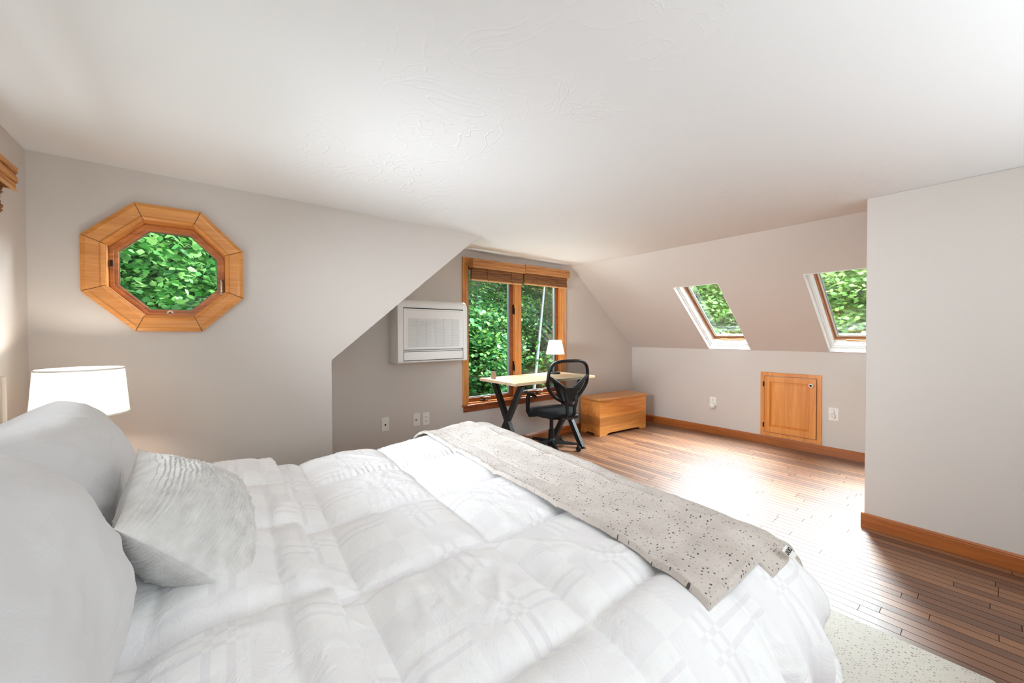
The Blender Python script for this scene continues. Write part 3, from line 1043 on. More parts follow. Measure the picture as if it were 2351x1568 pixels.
mb = MB()
mb.prism([(1.128, 0.100), (1.699, 0.100), (1.699, 0.838), (1.128, 0.838)], [[(1.168, 0.142), (1.660, 0.142), (1.660, 0.797), (1.168, 0.797)]], FX, 0.0, 0.016)
mb.build('frame', M['door'], d1, bevel=0.004)
mb = MB()
mb.prism([(1.172, 0.148), (1.656, 0.148), (1.656, 0.792), (1.172, 0.792)], [[(1.232, 0.214), (1.600, 0.214), (1.600, 0.730), (1.232, 0.730)]], FX, 0.008, 0.027)
dl = mb.build('door_leaf', M['door'], d1, bevel=0.004)
mb = MB()
mb.box(XK - 0.014, XK - 0.006, 1.225, 1.606, 0.208, 0.736)
o_, i_ = [(1.232, 0.214), (1.600, 0.214), (1.600, 0.730), (1.232, 0.730)], [(1.258, 0.242), (1.574, 0.242), (1.574, 0.702), (1.258, 0.702)]
vs = [FX(a, b, 0.014) for a, b in o_] + [FX(a, b, 0.023) for a, b in i_]
mb.add(vs, [(4, 5, 6, 7)] + [(k, (k + 1) % 4, 4 + (k + 1) % 4, 4 + k) for k in range(4)])
mb.build('raised_panel', M['door'], dl)
kb = MB().lathe([(0.008, -0.024), (0.008, -0.036), (0.018, -0.041), (0.022, -0.048), (0.019, -0.055), (0.012, -0.057)], (XK, 1.212, 0.725), 20, 'X').build('knob', M['cap'], dl, smooth=0.7)
MB().lathe([(0.012, -0.0565), (0.010, -0.0595), (0.003, -0.061)], (XK, 1.212, 0.725), 16, 'X').build('knob_inset', M['bronze'], kb, smooth=True)
for z in (0.225, 0.70):
    mb = MB().box(XK - 0.026, XK - 0.016, 1.658, 1.672, z - 0.026, z + 0.026)
    mb.lathe([(0.005, z - 0.028), (0.005, z + 0.028)], (XK - 0.028, 1.662, 0), 8)
    mb.build('hinge', M['bronze'], d1)


# ------------------------------------------------------------------ outlets
def plate(name, label, cat, c, wall, w, h, style, group=None):
    """c: centre on the wall; wall 'y' (far wall) or 'x' (knee wall)"""
    def P(a, b, d):
        return (c[0] + a, YB - d, c[1] + b) if wall == 'y' else (XK - d, c[0] + a, c[1] + b)
    root = thing(name, label, cat, P(0, -h / 2, 0), group=group)

    def bx(a0, a1, b0, b1, d0, d1):
        p, q = P(a0, b0, d0), P(a1, b1, d1)
        return MB().box(min(p[0], q[0]), max(p[0], q[0]), min(p[1], q[1]), max(p[1], q[1]), min(p[2], q[2]), max(p[2], q[2]))
    bx(-w / 2, w / 2, -h / 2, h / 2, 0, 0.006).build('cover_plate', M['plate'], root, bevel=0.002)
    if style == 'duplex':
        for s in (-1, 1):
            r_ = bx(-0.017, 0.017, s * 0.020 - 0.014, s * 0.020 + 0.014, 0.006, 0.009).build('receptacle', M['plate'], root, bevel=0.002)
            mb = bx(-0.008, -0.005, s * 0.020 - 0.003, s * 0.020 + 0.006, 0.009, 0.0095)
            for e in (bx(0.005, 0.008, s * 0.020 - 0.003, s * 0.020 + 0.006, 0.009, 0.0095), bx(-0.003, 0.003, s * 0.020 - 0.010, s * 0.020 - 0.005, 0.009, 0.0095)):
                mb.add(e.v, e.f)
            mb.build('slot', M['slot'], r_)
    elif style == 'jack':
        bx(-0.007, 0.007, -0.012, 0.003, 0.006, 0.0075).build('jack_socket', M['slot'], root)
        for s in (-1, 1):
            bx(-0.003, 0.003, s * 0.042 - 0.003, s * 0.042 + 0.003, 0.006, 0.007).build('screw', M['acgrille'], root)
    elif style == 'coax':
        ax = 'Y' if wall == 'y' else 'X'
        q = P(-0.004, 0, 0)
        MB().lathe([(0.010, -0.006), (0.010, -0.011), (0.006, -0.011), (0.006, -0.018)], q, 14, ax).build('coax_socket', M['brass'], root)
        MB().lathe([(0.003, -0.0185), (0.003, -0.017)], q, 8, ax).build('pin_hole', M['slot'], root)
        for s in (-1, 1):
            bx(-0.003, 0.003, s * 0.042 - 0.003, s * 0.042 + 0.003, 0.006, 0.007).build('screw', M['acgrille'], root)
    return root


plate('wall_jack', 'white phone jack plate on the far wall, leftmost of the three plates', 'outlet', (1.255, 0.465), 'y', 0.070, 0.124, 'jack')
plate('coax_plate', 'white cable plate with one round socket, left of the duplex outlet under the air conditioner', 'outlet', (1.560, 0.465), 'y', 0.070, 0.124, 'coax')
plate('wall_outlet', 'white duplex outlet with two receptacles below the air conditioner', 'outlet', (1.659, 0.460), 'y', 0.070, 0.124, 'duplex')
plate('wall_outlet', 'white duplex outlet on the knee wall behind a plugged-in freshener', 'outlet', (2.244, 0.412), 'x', 0.080, 0.118, 'duplex')
plate('wall_outlet', 'wide white outlet plate right of the oak access door', 'outlet', (1.030, 0.443), 'x', 0.082, 0.134, 'duplex')
# plug-ins
pl = thing('plug_in_freshener', 'white rounded plug-in device in the outlet left of the access door', 'plug', (XK - 0.0095, 2.244, 0.36))
mb = MB().sphere((XK - 0.034, 2.244, 0.362), 0.04, 18, 12, (0.6, 1.0, 0.95))
mb.build('body', M['white'], pl, smooth=True)
MB().sphere((XK - 0.0565, 2.248, 0.37), 0.009, 10, 8, (0.5, 1, 1)).build('vent_button', M['acgrille'], pl, smooth=True)
pl = thing('plug_adapter', 'small white round plug adapter in the outlet right of the access door', 'plug', (XK - 0.0095, 1.034, 0.42))
MB().lathe([(0.024, -0.011), (0.024, -0.03), (0.019, -0.038), (0.006, -0.039)], (XK, 1.034, 0.428), 20, 'X').build('body', M['white'], pl, smooth=0.7)
MB().box(XK - 0.026, XK - 0.011, 1.022, 1.046, 0.446, 0.498).build('prong_housing', M['white'], pl, bevel=0.004)
MB().lathe([(0.004, -0.0385), (0.003, -0.041)], (XK, 1.034, 0.428), 10, 'X').build('indicator', M['slot'], pl)

# ------------------------------------------------------------------ air conditioner
ac = thing('air_conditioner', 'white wall-mounted heat pump unit left of the tall window', 'air conditioner', (1.655, YB, 1.028))
AX0, AX1, AZ0, AZ1 = 1.300, 2.012, 1.026, 1.606


def ac_prof(inset=0.0):
    """side profile (depth into room, z) with rounded front edges"""
    pts = [(0.0, AZ0)]
    D_ = 0.200 - inset
    for k in range(7):
        a = -PI / 2 + PI / 2 * k / 6
        pts.append((D_ - 0.022 + 0.022 * math.cos(a), AZ0 + 0.022 + 0.022 * math.sin(a)))
    for k in range(9):
        a = PI / 2 * k / 8
        pts.append((D_ - 0.075 + 0.075 * math.cos(a), AZ1 - 0.075 + 0.075 * math.sin(a)))
    pts.append((0.0, AZ1))
    return pts


mb = MB()
mb.prism(ac_prof(0.006), [], lambda a, b, d: (d, YB - a, b), AX0 + 0.052, AX1 - 0.045)
mb.build('body', M['acwhite'], ac, smooth=0.4)
for x0, x1 in ((AX0, AX0 + 0.052), (AX1 - 0.045, AX1)):
    mb = MB()
    mb.prism(ac_prof(0.0), [], lambda a, b, d: (d, YB - a, b), x0, x1)
    mb.build('end_cap', M['acwhite'], ac, bevel=0.005, smooth=0.5)
fyp = YB - 0.194
px0, px1 = AX0 + 0.054, AX1 - 0.047
fp = MB().prism([(px0, 1.150), (px1, 1.150), (px1, 1.518), (px0, 1.518)], [[(px0 + 0.042, 1.172), (px1 - 0.04, 1.172), (px1 - 0.04, 1.428), (px0 + 0.042, 1.428)]], fy, fyp - 0.010, fyp + 0.004).build('front_panel', M['acwhite'], ac, bevel=0.003)
mb = MB()
g0, g1 = px0 + 0.042, px1 - 0.04
for i in range(16):
    z = 1.175 + i * 0.0158
    mb.box(g0, g1, fyp - 0.008, fyp - 0.001, z, z + 0.0095)
for k in range(1, 6):
    xx = g0 + (g1 - g0) * k / 6
    mb.box(xx - 0.002, xx + 0.002, fyp - 0.0085, fyp, 1.172, 1.428)
mb.build('grille', M['acgrille'], fp)
MB().box(g0, g1, fyp + 0.0005, fyp + 0.002, 1.172, 1.428).build('grille_backing', M['acback'], fp)
for z, hh in ((1.519, 0.008), (1.142, 0.0035), (1.128, 0.0035), (1.046, 0.004)):
    MB().box(px0 - 0.001, px1 + 0.001, fyp - 0.0035, fyp + 0.004, z, z + hh).build('gap', M['acdark'], ac)
MB().box(px0 - 0.0015, px0 + 0.0015, fyp - 0.004, fyp + 0.004, 1.05, 1.53).build('gap', M['acdark'], ac)
MB().box(px1 - 0.0015, px1 + 0.0015, fyp - 0.004, fyp + 0.004, 1.05, 1.53).build('gap', M['acdark'], ac)
MB().box(px0 + 0.003, px1 - 0.003, fyp - 0.009, fyp + 0.004, 1.052, 1.127).build('louver', M['acwhite'], ac, bevel=0.004)
MB().box(px0 + 0.02, px1 - 0.02, fyp - 0.0105, fyp - 0.009, 1.500, 1.510).build('display_strip', M['acgrille'], fp)

# ------------------------------------------------------------------ desk
DX0, DX1, DY0, DY1, DZ = 2.262, 3.425, 2.800, 3.405, 0.818
dk = thing('desk', 'pale wood desk on black crossed steel legs in front of the tall window', 'desk', ((DX0 + DX1) / 2, (DY0 + DY1) / 2, 0))
MB().box(DX0, DX1, DY0, DY1, DZ - 0.028, DZ).build('tabletop', M['desk'], dk, bevel=0.002)
for xx in (DX0 + 0.14, DX1 - 0.14):
    mb = MB()
    y0, y1 = DY0 + 0.07, DY1 - 0.07
    hv = Vector((0.022, 0, 0))
    for a, b in (((y0), (y1)), ((y1), (y0))):
        A, B = Vector((xx, a, 0.006)), Vector((xx, b, DZ - 0.034))
        d = (B - A).normalized()
        wv = Vector((0, d.z, -d.y)) * 0.028
        mb.bar(A, B, hv * (1 if a == y0 else 0.96), wv)
    mb.box(xx - 0.03, xx + 0.03, y0 - 0.05, y1 + 0.05, DZ - 0.034, DZ - 0.0285)
    lg = mb.build('leg', M['blackmetal'], dk)
    for yy in (y0, y1):
        MB().box(xx - 0.022, xx + 0.022, yy - 0.036, yy + 0.036, 0.0, 0.010).build('foot_pad', M['black'], lg)

# card on the desk
bx_ = MB().box(2.333, 2.345, 3.225, 3.297, DZ, DZ + 0.077).build('photo_card', M['tan'], loc=(2.339, 3.26, DZ), bevel=0.002)
tag(bx_, 'small tan card stand at the left end of the desk', 'card')


# ------------------------------------------------------------------ lamps
def lamp(name, label, c, z0, zs0, zs1, rb, rtp, base_r, pole_r, mats, power, trim=True):
    root = thing(name, label, 'lamp', (c[0], c[1], z0))
    cx, cy = c
    mb = MB().lathe([(base_r, z0), (base_r, z0 + 0.012), (base_r * 0.9, z0 + 0.02), (pole_r * 1.3, z0 + 0.026), (pole_r * 1.2, z0 + 0.04)], (cx, cy, 0), 28)
    mb.build('base', mats[0], root, smooth=0.6)
    MB().lathe([(pole_r, z0 + 0.035), (pole_r, zs0 + 0.09)], (cx, cy, 0), 14).build('pole', mats[0], root, smooth=0.6)
    mb = MB()
    n = 48
    mb.lathe([(rb, zs0), (rtp, zs1), (rtp - 0.003, zs1), (rb - 0.003, zs0), (rb, zs0)], (cx, cy, 0), n, caps=False)
    sh = mb.build('lamp_shade', M['shade'], root, smooth=0.6)
    if trim:
        for r_, z in ((rb, zs0), (rtp, zs1)):
            s = 1 if z == zs0 else -1
            MB().lathe([(r_ + 0.001, z), (r_ + 0.0015, z + s * 0.006), (r_ - 0.004, z + s * 0.006), (r_ - 0.004, z - s * 0.001), (r_ + 0.001, z)], (cx, cy, 0), n, caps=False).build('shade_trim', M['cap'], sh, smooth=0.6)
    mb = MB()
    for k in range(3):
        a = 2 * PI * k / 3 + 0.4
        mb.tube([(cx, cy, zs1 - 0.03), (cx + (rtp - 0.002) * math.cos(a), cy + (rtp - 0.002) * math.sin(a), zs1 - 0.012)], 0.002, 6)
    mb.build('shade_spider', mats[0], root)
    MB().lathe([(0.006, zs0 + 0.05), (0.014, zs0 + 0.055), (0.014, zs0 + 0.085), (0.004, zs0 + 0.09)], (cx, cy, 0), 12).build('socket', mats[0], root)
    bulb = NT('bulb_glass_' + name)
    em = bulb.n('ShaderNodeEmission', {'Color': (1, 0.94, 0.84, 1), 'Strength': power})
    bulb.t.links.new(em.outputs[0], bulb.out.inputs[0])
    zm = (zs0 + zs1) / 2 + 0.01
    MB().sphere((cx, cy, zm), 0.026, 14, 10).build('bulb', bulb.m, root, smooth=True)
    return root


lamp('table_lamp', 'small desk lamp with glowing white shade on the right of the desk', (3.19, 3.20), DZ, 1.052, 1.214, 0.108, 0.074, 0.06, 0.008, (M['blackmetal'],), 260, trim=False)

# ------------------------------------------------------------------ office chair
CHX, CHY, CHR = 2.975, 3.045, -R(12)
ch = thing('office_chair', 'black mesh-back swivel office chair at the desk', 'chair', (CHX, CHY, 0), CHR)
# local frame: +y forward
mb = MB()
sx, sy, sz = 0.24, 0.24, 0.44
n = 40
prof = []
vs, fs = [], []
levels = [(0.80, -0.045), (0.97, -0.03), (1.0, 0.0), (0.97, 0.022), (0.85, 0.036), (0.5, 0.036), (0.02, 0.030)]
for sc_, dz in levels:
    for k in range(n):
        a = 2 * PI * k / n
        ca, sa = math.cos(a), math.sin(a)
        r_ = (abs(ca) ** 3.2 + abs(sa) ** 3.2) ** (-1 / 3.2)
        x, y = ca * r_ * sx * sc_, sa * r_ * sy * sc_
        drop = -0.03 * max(0, y / sy) ** 3
        vs.append((x, y, sz + dz + drop))
for i in range(len(levels) - 1):
    for k in range(n):
        fs.append((i * n + k, i * n + (k + 1) % n, (i + 1) * n + (k + 1) % n, (i + 1) * n + k))
fs.append(tuple(range(n))[::-1])
fs.append(tuple((len(levels) - 1) * n + k for k in range(n)))
mb.add(vs, fs)
mb.build('seat', M['blackfab'], ch, local=True, smooth=0.9)
mb = MB().box(-0.09, 0.09, -0.14, 0.12, 0.365, 0.405)
mb.tube([(0.08, -0.02, 0.385), (0.2, -0.02, 0.385)], 0.008, 8)
mb.build('tilt_mechanism', M['black'], ch, local=True, bevel=0.006)


# backrest outline (x, z), rounded shield wider above
def back_outline(s=1.0, n=44):
    pts = []
    for k in range(n):
        a = 2 * PI * k / n
        ca, sa = math.cos(a), math.sin(a)
        p = 2.3 if sa < 0 else 2.3 + 1.6 * sa ** 0.5
        r_ = (abs(ca) ** p + abs(sa) ** p) ** (-1 / p)
        x, z = ca * r_, sa * r_
        w = 0.245 if z > 0 else 0.245 * (1 - 0.32 * (-z) ** 1.5)
        pts.append((x * w * s, 0.795 + z * (0.215 - (1 - s) * 0.2)))
    return pts


def back_y(x, z):
    return -0.325 - 0.10 * (z - 0.6) + 0.35 * x * x * 1.0 + 0.03 * math.exp(-((z - 0.68) / 0.1) ** 2) * 0.6


ol = back_outline()
path = [(x, back_y(x, z), z) for x, z in ol]
mb = MB().tube(path, 0.0175, 10, closed=True, flat=1.0)
bf = mb.build('back_frame', M['black'], ch, local=True, smooth=True)
# mesh panel: rings from outline towards the centre
vs, fs = [], []
K = len(ol)
rings_ = 8
for i in range(rings_):
    s = 1 - i / rings_
    for x, z in ol:
        xx, zz = x * s, 0.795 + (z - 0.795) * s
        vs.append((xx, back_y(xx, zz) + 0.004, zz))
vs.append((0, back_y(0, 0.795) + 0.004, 0.795))
for i in range(rings_ - 1):
    for k in range(K):
        fs.append((i * K + k, i * K + (k + 1) % K, (i + 1) * K + (k + 1) % K, (i + 1) * K + k))
for k in range(K):
    fs.append(((rings_ - 1) * K + k, (rings_ - 1) * K + (k + 1) % K, len(vs) - 1))
MB().add(vs, fs).build('mesh_panel', M['mesh'], ch, local=True, smooth=True)
# Y-shaped support behind the mesh and the spine bracket
mb = MB()
for s in (-1, 1):
    mb.tube([(s * 0.235, back_y(0.235, 0.85) - 0.004, 0.85), (s * 0.16, back_y(0.16, 0.80) - 0.02, 0.80), (s * 0.07, back_y(0, 0.74) - 0.03, 0.735), (s * 0.06, -0.385, 0.60), (s * 0.05, -0.37, 0.53)], [0.016, 0.02, 0.022, 0.016, 0.016], 10)
mb.box(-0.075, 0.075, -0.385, -0.365, 0.60, 0.735)
mb.build('back_support', M['black'], ch, local=True, smooth=0.7)
mb = MB()
for s in (-0.45, 0.45):
    mb.tube([(s * 0.1, -0.37, 0.56), (s * 0.1, -0.375, 0.47), (s * 0.1, -0.31, 0.40), (s * 0.1, -0.10, 0.385)], [0.018, 0.018, 0.018, 0.016], 8)
mb.tube([(-0.1, -0.335, 0.43), (0.1, -0.335, 0.43)], 0.028, 12)
mb.build('spine_bracket', M['black'], ch, local=True, smooth=0.7)
for s in (-1, 1):
    mb = MB()
    mb.tube([(s * 0.13, 0.0, 0.40), (s * 0.27, 0.02, 0.405), (s * 0.285, 0.03, 0.45), (s * 0.28, 0.03, 0.60), (s * 0.275, 0.02, 0.635)], [0.014, 0.018, 0.02, 0.024, 0.02], 10)
    ar = mb.build('armrest', M['black'], ch, local=True, smooth=0.8)
    mb = MB().tube([(s * 0.275, -0.13, 0.615), (s * 0.275, -0.09, 0.635), (s * 0.275, 0.0, 0.648), (s * 0.272, 0.08, 0.655), (s * 0.262, 0.13, 0.652)], [0.018, 0.026, 0.032, 0.032, 0.02], 12)
    for i in range(len(mb.v)):
        x, y, z = mb.v[i]
        mb.v[i] = (x, y, 0.64 + (z - 0.64) * 0.55)
    mb.build('arm_pad', M['black'], ar, local=True, smooth=True)
mb = MB().lathe([(0.034, 0.075), (0.034, 0.22), (0.028, 0.225), (0.028, 0.23)], (0, 0, 0), 18)
gl = mb.build('gas_lift', M['black'], ch, local=True, smooth=0.6)
MB().lathe([(0.021, 0.225), (0.021, 0.37)], (0, 0, 0), 14).build('piston', M['black'], gl, local=True, smooth=0.6)
MB().lathe([(0.045, 0.06), (0.05, 0.075), (0.045, 0.115), (0.036, 0.13)], (0, 0, 0), 20).build('hub', M['black'], ch, local=True, smooth=0.7)
target_world = math.atan2(2.812 - CHY, 3.172 - CHX) - CHR
for k in range(5):
    a = target_world + 2 * PI * k / 5
    d = Vector((math.cos(a), math.sin(a), 0))
    e = Vector((-d.y, d.x, 0))
    mb = MB()
    A, B = d * 0.03 + Vector((0, 0, 0.095)), d * 0.285 + Vector((0, 0, 0.078))
    w0, w1 = e * 0.03, e * 0.018
    h0, h1 = Vector((0, 0, 0.022)), Vector((0, 0, 0.011))
    vs = [A - w0 - h0, A + w0 - h0, A + w0 * .6 + h0, A - w0 * .6 + h0, B - w1 - h1, B + w1 - h1, B + w1 * .6 + h1, B - w1 * .6 + h1]
    mb.add(vs, [(3, 2, 1, 0), (4, 5, 6, 7), (0, 1, 5, 4), (1, 2, 6, 5), (2, 3, 7, 6), (3, 0, 4, 7)])
    lg = mb.build('base_leg', M['black'], ch, local=True, bevel=0.004)
    c = d * 0.285
    mb = MB()
    mb.tube([c + Vector((0, 0, 0.085)), c + Vector((0, 0, 0.05))], 0.007, 8)
    for s in (-1, 1):
        q = c + e * 0.014 * s + d * 0.012
        ring_ = []
        mb.tube([q - e * 0.009, q - e * 0.004, q + e * 0.004, q + e * 0.009], [0.022, 0.0275, 0.0275, 0.022], 18)
        for i in range(len(mb.v) - 18 * 4, len(mb.v)):
            x, y, z = mb.v[i]
            mb.v[i] = (x, y, z + 0.0275)
    mb.build('caster', M['black'], lg, local=True, smooth=0.7)

# ------------------------------------------------------------------ cedar chest
CR = R(-5.2)
cs = thing('wooden_chest', 'honey wood blanket chest with overhanging lid beside the desk', 'chest', (4.28, 3.18, 0), CR)
hx, hy, hz = 0.445, 0.172, 0.462
mb = MB()
# front and ends with bracket-foot cut-outs, as four boards
cut = [(-hx, 0), (-hx + 0.12, 0), (-hx + 0.145, 0.018), (-hx + 0.18, 0.026), (hx - 0.18, 0.026), (hx - 0.145, 0.018), (hx - 0.12, 0), (hx, 0), (hx, hz - 0.03), (-hx, hz - 0.03)]
mb.prism(cut, [], lambda a, b, d: (a, d, b), -hy, -hy + 0.02)
mb.prism(cut, [], lambda a, b, d: (a, d, b), hy - 0.02, hy)
ct2 = [(-hy + 0.0202, 0), (-hy + 0.09, 0), (-hy + 0.11, 0.024), (hy - 0.11, 0.024), (hy - 0.09, 0), (hy - 0.0202, 0), (hy - 0.0202, hz - 0.03), (-hy + 0.0202, hz - 0.03)]
mb.prism(ct2, [], lambda a, b, d: (d, a, b), -hx, -hx + 0.02)
mb.prism(ct2, [], lambda a, b, d: (d, a, b), hx - 0.02, hx)
mb.box(-hx + 0.02, hx - 0.02, -hy + 0.02, hy - 0.02, 0.04, 0.06)
mb.build('body', M['chest'], cs, local=True)
mb = MB().box(-hx - 0.004, hx + 0.004, -hy - 0.006, hy + 0.004, hz - 0.030, hz - 0.020)
mb.build('lid_moulding', M['chesttop'], cs, local=True, bevel=0.003)
MB().box(-hx - 0.012, hx + 0.012, -hy - 0.016, hy + 0.006, hz - 0.020, hz + 0.008).build('lid', M['chesttop'], cs, local=True, bevel=0.005)
MB().lathe([(0.006, 0), (0.006, 0.003)], (0, 0, 0), 10, 'Y')

# ------------------------------------------------------------------ bed
bd = thing('bed', 'bed frame and mattress with a pale wood headboard post at the left edge', 'bed', (0.4, 1.3, 0))
U1, V0, V1, Z0, RR = 1.33, 0.52, 2.10, 0.632, 0.25
MB().box(-0.55, U1 + 0.10, V0 - 0.10, V1 + 0.10, 0.33, 0.60).build('mattress', M['mattress'], bd, bevel=0.05, segs=4, smooth=True)
MB().box(-0.55, U1 + 0.08, V0 - 0.08, V1 + 0.08, 0.20, 0.329).build('bed_base', M['sheet'], bd, bevel=0.01)
for x in (-0.45, U1 - 0.05):
    for y in (V0 + 0.02, V1 - 0.02):
        MB().lathe([(0.022, 0.012), (0.028, 0.20)], (x, y, 0), 12).build('leg', M['headboard'], bd)
hbm = MB()
hbm.box(-0.602, -0.568, 0.395, 2.095, 0.30, 1.10)
hbd = hbm.build('headboard', M['headboard'], bd, bevel=0.006)
for y in (0.37, 2.12):
    MB().box(-0.612, -0.556, y - 0.025, y + 0.025, 0.0, 1.145).build('headboard_post', M['headboard'], bd, bevel=0.006)


def drape(u, v, off):
    """flat cloth (u along the bed, v across) laid over the bed, off = height above it"""
    du = np.maximum(u - U1, 0)
    dn = np.maximum(V0 - v, 0)
    df = np.maximum(v - V1, 0)
    dv = np.maximum(dn, df)
    sg = np.where(df > 0, 1.0, -1.0)
    r = np.maximum(du, dv)
    h = np.hypot(du, dv) + 1e-9
    dx, dy = du / h, sg * dv / h
    th = 1.49
    ang = np.minimum(r / RR, th)
    rest = np.maximum(r - RR * th, 0)
    rad = RR + off
    hor = rad * np.sin(ang) + rest * math.cos(th)
    drop = RR - rad * np.cos(ang) + rest * math.sin(th)
    P = np.stack([np.minimum(u, U1) + dx * hor, np.clip(v, V0, V1) + dy * hor, Z0 - drop], -1)
    P[..., 2] += 0.03 * np.clip((u - 0.8) / 0.5, 0, 1) * np.clip((v - 1.0) / 0.9, 0, 1)
    # pleats of the hanging part
    s = np.arctan2(dv, du + 1e-9) * 0.45 + np.where(du > dv, v, u)
    hang = np.clip((r - 0.16) / 0.32, 0, 1)
    amp = 0.027 * hang
    w = 1.2 * np.sin(s * 46 + 3.0 * fbm(s * 4, r * 2, 3)) + 0.7 * np.sin(s * 23 + 1.3)
    P[..., 0] += dx * amp * w + 0.05 * (P[..., 1] - 1.0)      # the bed stands a little askew
    P[..., 1] += dy * amp * w
    return P


SU, SV = 0.388, 0.405


def quilt(u, v):
    uu = (u - 0.292) / SU
    vv = (v - 0.5565) / SV
    du = np.abs(uu - np.round(uu)) * SU
    dv = np.abs(vv - np.round(vv)) * SV
    # wobble of the stitched lines
    p = (1 - np.exp(-du / 0.034)) * (1 - np.exp(-dv / 0.034))
    h = 0.036 * p
    # puckers running away from the seams
    ph1 = 2 * PI * u / 0.026 + 9 * fbm(u * 7, v * 4, 11)
    ph2 = 2 * PI * v / 0.030 + 9 * fbm(u * 4, v * 7, 13)
    m1 = np.clip(vnoise(u * 6, v * 6, 21) * 2.2 + 0.35, 0, 1)
    m2 = np.clip(vnoise(u * 6, v * 6, 23) * 2.2 + 0.25, 0, 1)
    e1 = np.exp(-dv / 0.028) * (1 - np.exp(-dv / 0.006))
    e2 = np.exp(-du / 0.024) * (1 - np.exp(-du / 0.006))
    h = h + 0.0062 * e1 * m1 * np.sin(ph1) + 0.0042 * e2 * m2 * np.sin(ph2)
    return h


def cloth_normals(P):
    a = np.gradient(P, axis=0)
    b = np.gradient(P, axis=1)
    n = np.cross(a, b)
    n /= np.linalg.norm(n, axis=-1, keepdims=True) + 1e-12
    return n


def ridge(u, v, seed):
    """sharp creases"""
    n = fbm(u, v, seed, 3)
    return 1 - np.minimum(1, np.abs(n) * 5)


dv_root = thing('duvet', 'white quilted duvet covering the bed and hanging over its foot', 'duvet', (0.4, 1.3, Z0))
nu, nv = 440, 500
uu = np.linspace(-0.40, 1.90, nu)
vvv = np.linspace(0.02, 2.58, nv)
Ug, Vg = np.meshgrid(uu, vvv, indexing='ij')
P = drape(Ug, Vg, 0.0)
N = cloth_normals(P)
hang = np.clip((np.maximum(Ug - U1, np.maximum(V0 - Vg, Vg - V1)) - 0.1) / 0.3, 0, 1)
H = quilt(Ug, Vg) * (1 - 0.5 * hang)
H += 0.008 * fbm(Ug * 4.5, Vg * 3.2, 31)
H += 0.0085 * ridge(Ug * 5 + Vg * 4, Vg * 2.2 - Ug * 1.8, 41) * np.clip(0.2 + 1.6 * vnoise(Ug * 3, Vg * 3, 43), 0, 1)
H += 0.0075 * ridge(Ug * 9 - Vg * 2, Vg * 3.5 + Ug * 2, 47) * np.clip(0.1 + 1.6 * vnoise(Ug * 4, Vg * 4, 49), 0, 1)
P = P + N * H[..., None]
grid_mesh('quilted_cover', P, M['duvet'], dv_root, uv=np.stack([Ug, Vg], -1))

# the head end folded back over the duvet: a thick ruffled flap
nu, nv = 110, 400
tt = np.linspace(0, 1, nu)
Tg, Vg2 = np.meshgrid(tt, np.linspace(0.03, 2.57, nv), indexing='ij')
edge = 0.185 + 0.022 * fbm(Vg2 * 3.0, Vg2 * 0 + 1, 51) + 0.010 * fbm(Vg2 * 16, Vg2 * 0, 53) - 0.045 * (Vg2 - 1.4)
u0_ = -0.40
rollr = 0.022
La = edge - u0_
full = La + PI * rollr
S = Tg * full
flat = S < La
phi = np.clip((S - La) / rollr, 0, PI)
Ue = np.where(flat, u0_ + S, edge + rollr * np.sin(phi))
offz = np.where(flat, 2 * rollr, rollr + rollr * np.cos(phi))
P = drape(Ue, Vg2, 0.0)
N = cloth_normals(drape(np.linspace(-0.4, 0.3, nu)[:, None] + 0 * Vg2, Vg2, 0.0))
Hh = quilt(Ue, Vg2) * 0.5 + 0.014
Hf = 0.85 * quilt(Ue + 0.17, Vg2 + 0.02) * np.where(flat, np.clip((edge - Ue) / 0.05, 0, 1), 0)
Hf += 0.012 * fbm(Ue * 6, Vg2 * 3.5, 61) + 0.007 * ridge(Ue * 5, Vg2 * 6, 63) * (0.4 + vnoise(Ue * 4, Vg2 * 4, 65))
P = P + N * (Hh + offz + np.where(flat, Hf, Hf * 0.3))[..., None]
grid_mesh('folded_flap', P, M['duvet'], dv_root, uv=np.stack([0.9 - Ue, Vg2 + 0.1], -1))

# ------------------------------------------------------------------ throw blanket
th = thing('throw_blanket', 'cream speckled throw blanket laid across the foot of the bed', 'blanket', (1.2, 1.3, Z0 + 0.05))


def throw_layer(name, ufun, u1, v0, v1, lift, seed, nu=120, nv=300):
    a = np.linspace(0, 1, nu)[:, None]
    v = np.linspace(v0, v1, nv)[None, :]
    ua = ufun(v)
    Ug = ua + (u1 - ua) * a
    Vg = np.broadcast_to(v, Ug.shape)
    P = drape(Ug, Vg, 0.0)
    N = cloth_normals(P)
    d_edge = np.minimum(np.minimum(Ug - ua, u1 - Ug), np.minimum(Vg - v0, v1 - Vg))
    H = lift + 0.25 * quilt(Ug, Vg) + 0.010 * fbm(Ug * 4, Vg * 3, seed) + 0.004 * ridge(Ug * 4, Vg * 5, seed + 2)
    H = H + 0.006 * np.exp(-((d_edge - 0.012) / 0.010) ** 2) * (0.8 + 0.3 * np.sin(Vg * 300))     # whipped hem
    H = np.where(d_edge < 0.004, H - 0.012, H)
    P = P + N * H[..., None]
    o = grid_mesh(name, P, M['throw'], th, uv=np.stack([Ug, Vg], -1))
    return P, N, Ug, Vg


uf = lambda v: 0.962 - 0.045 * np.clip((0.75 - v) / 0.35, 0, 1) ** 1.5 + 0.008 * fbm(v * 3, v * 0, 71)
throw_layer('lower_layer', lambda v: 1.21 + 0 * v, 1.84, 0.372, 2.46, 0.030, 73)
PT, NTT, UT, VT = throw_layer('upper_layer', uf, 1.29, 0.412, 2.40, 0.042, 77)
# woven label on the near hem of the lower layer
lu, lv = 1.335, 0.386


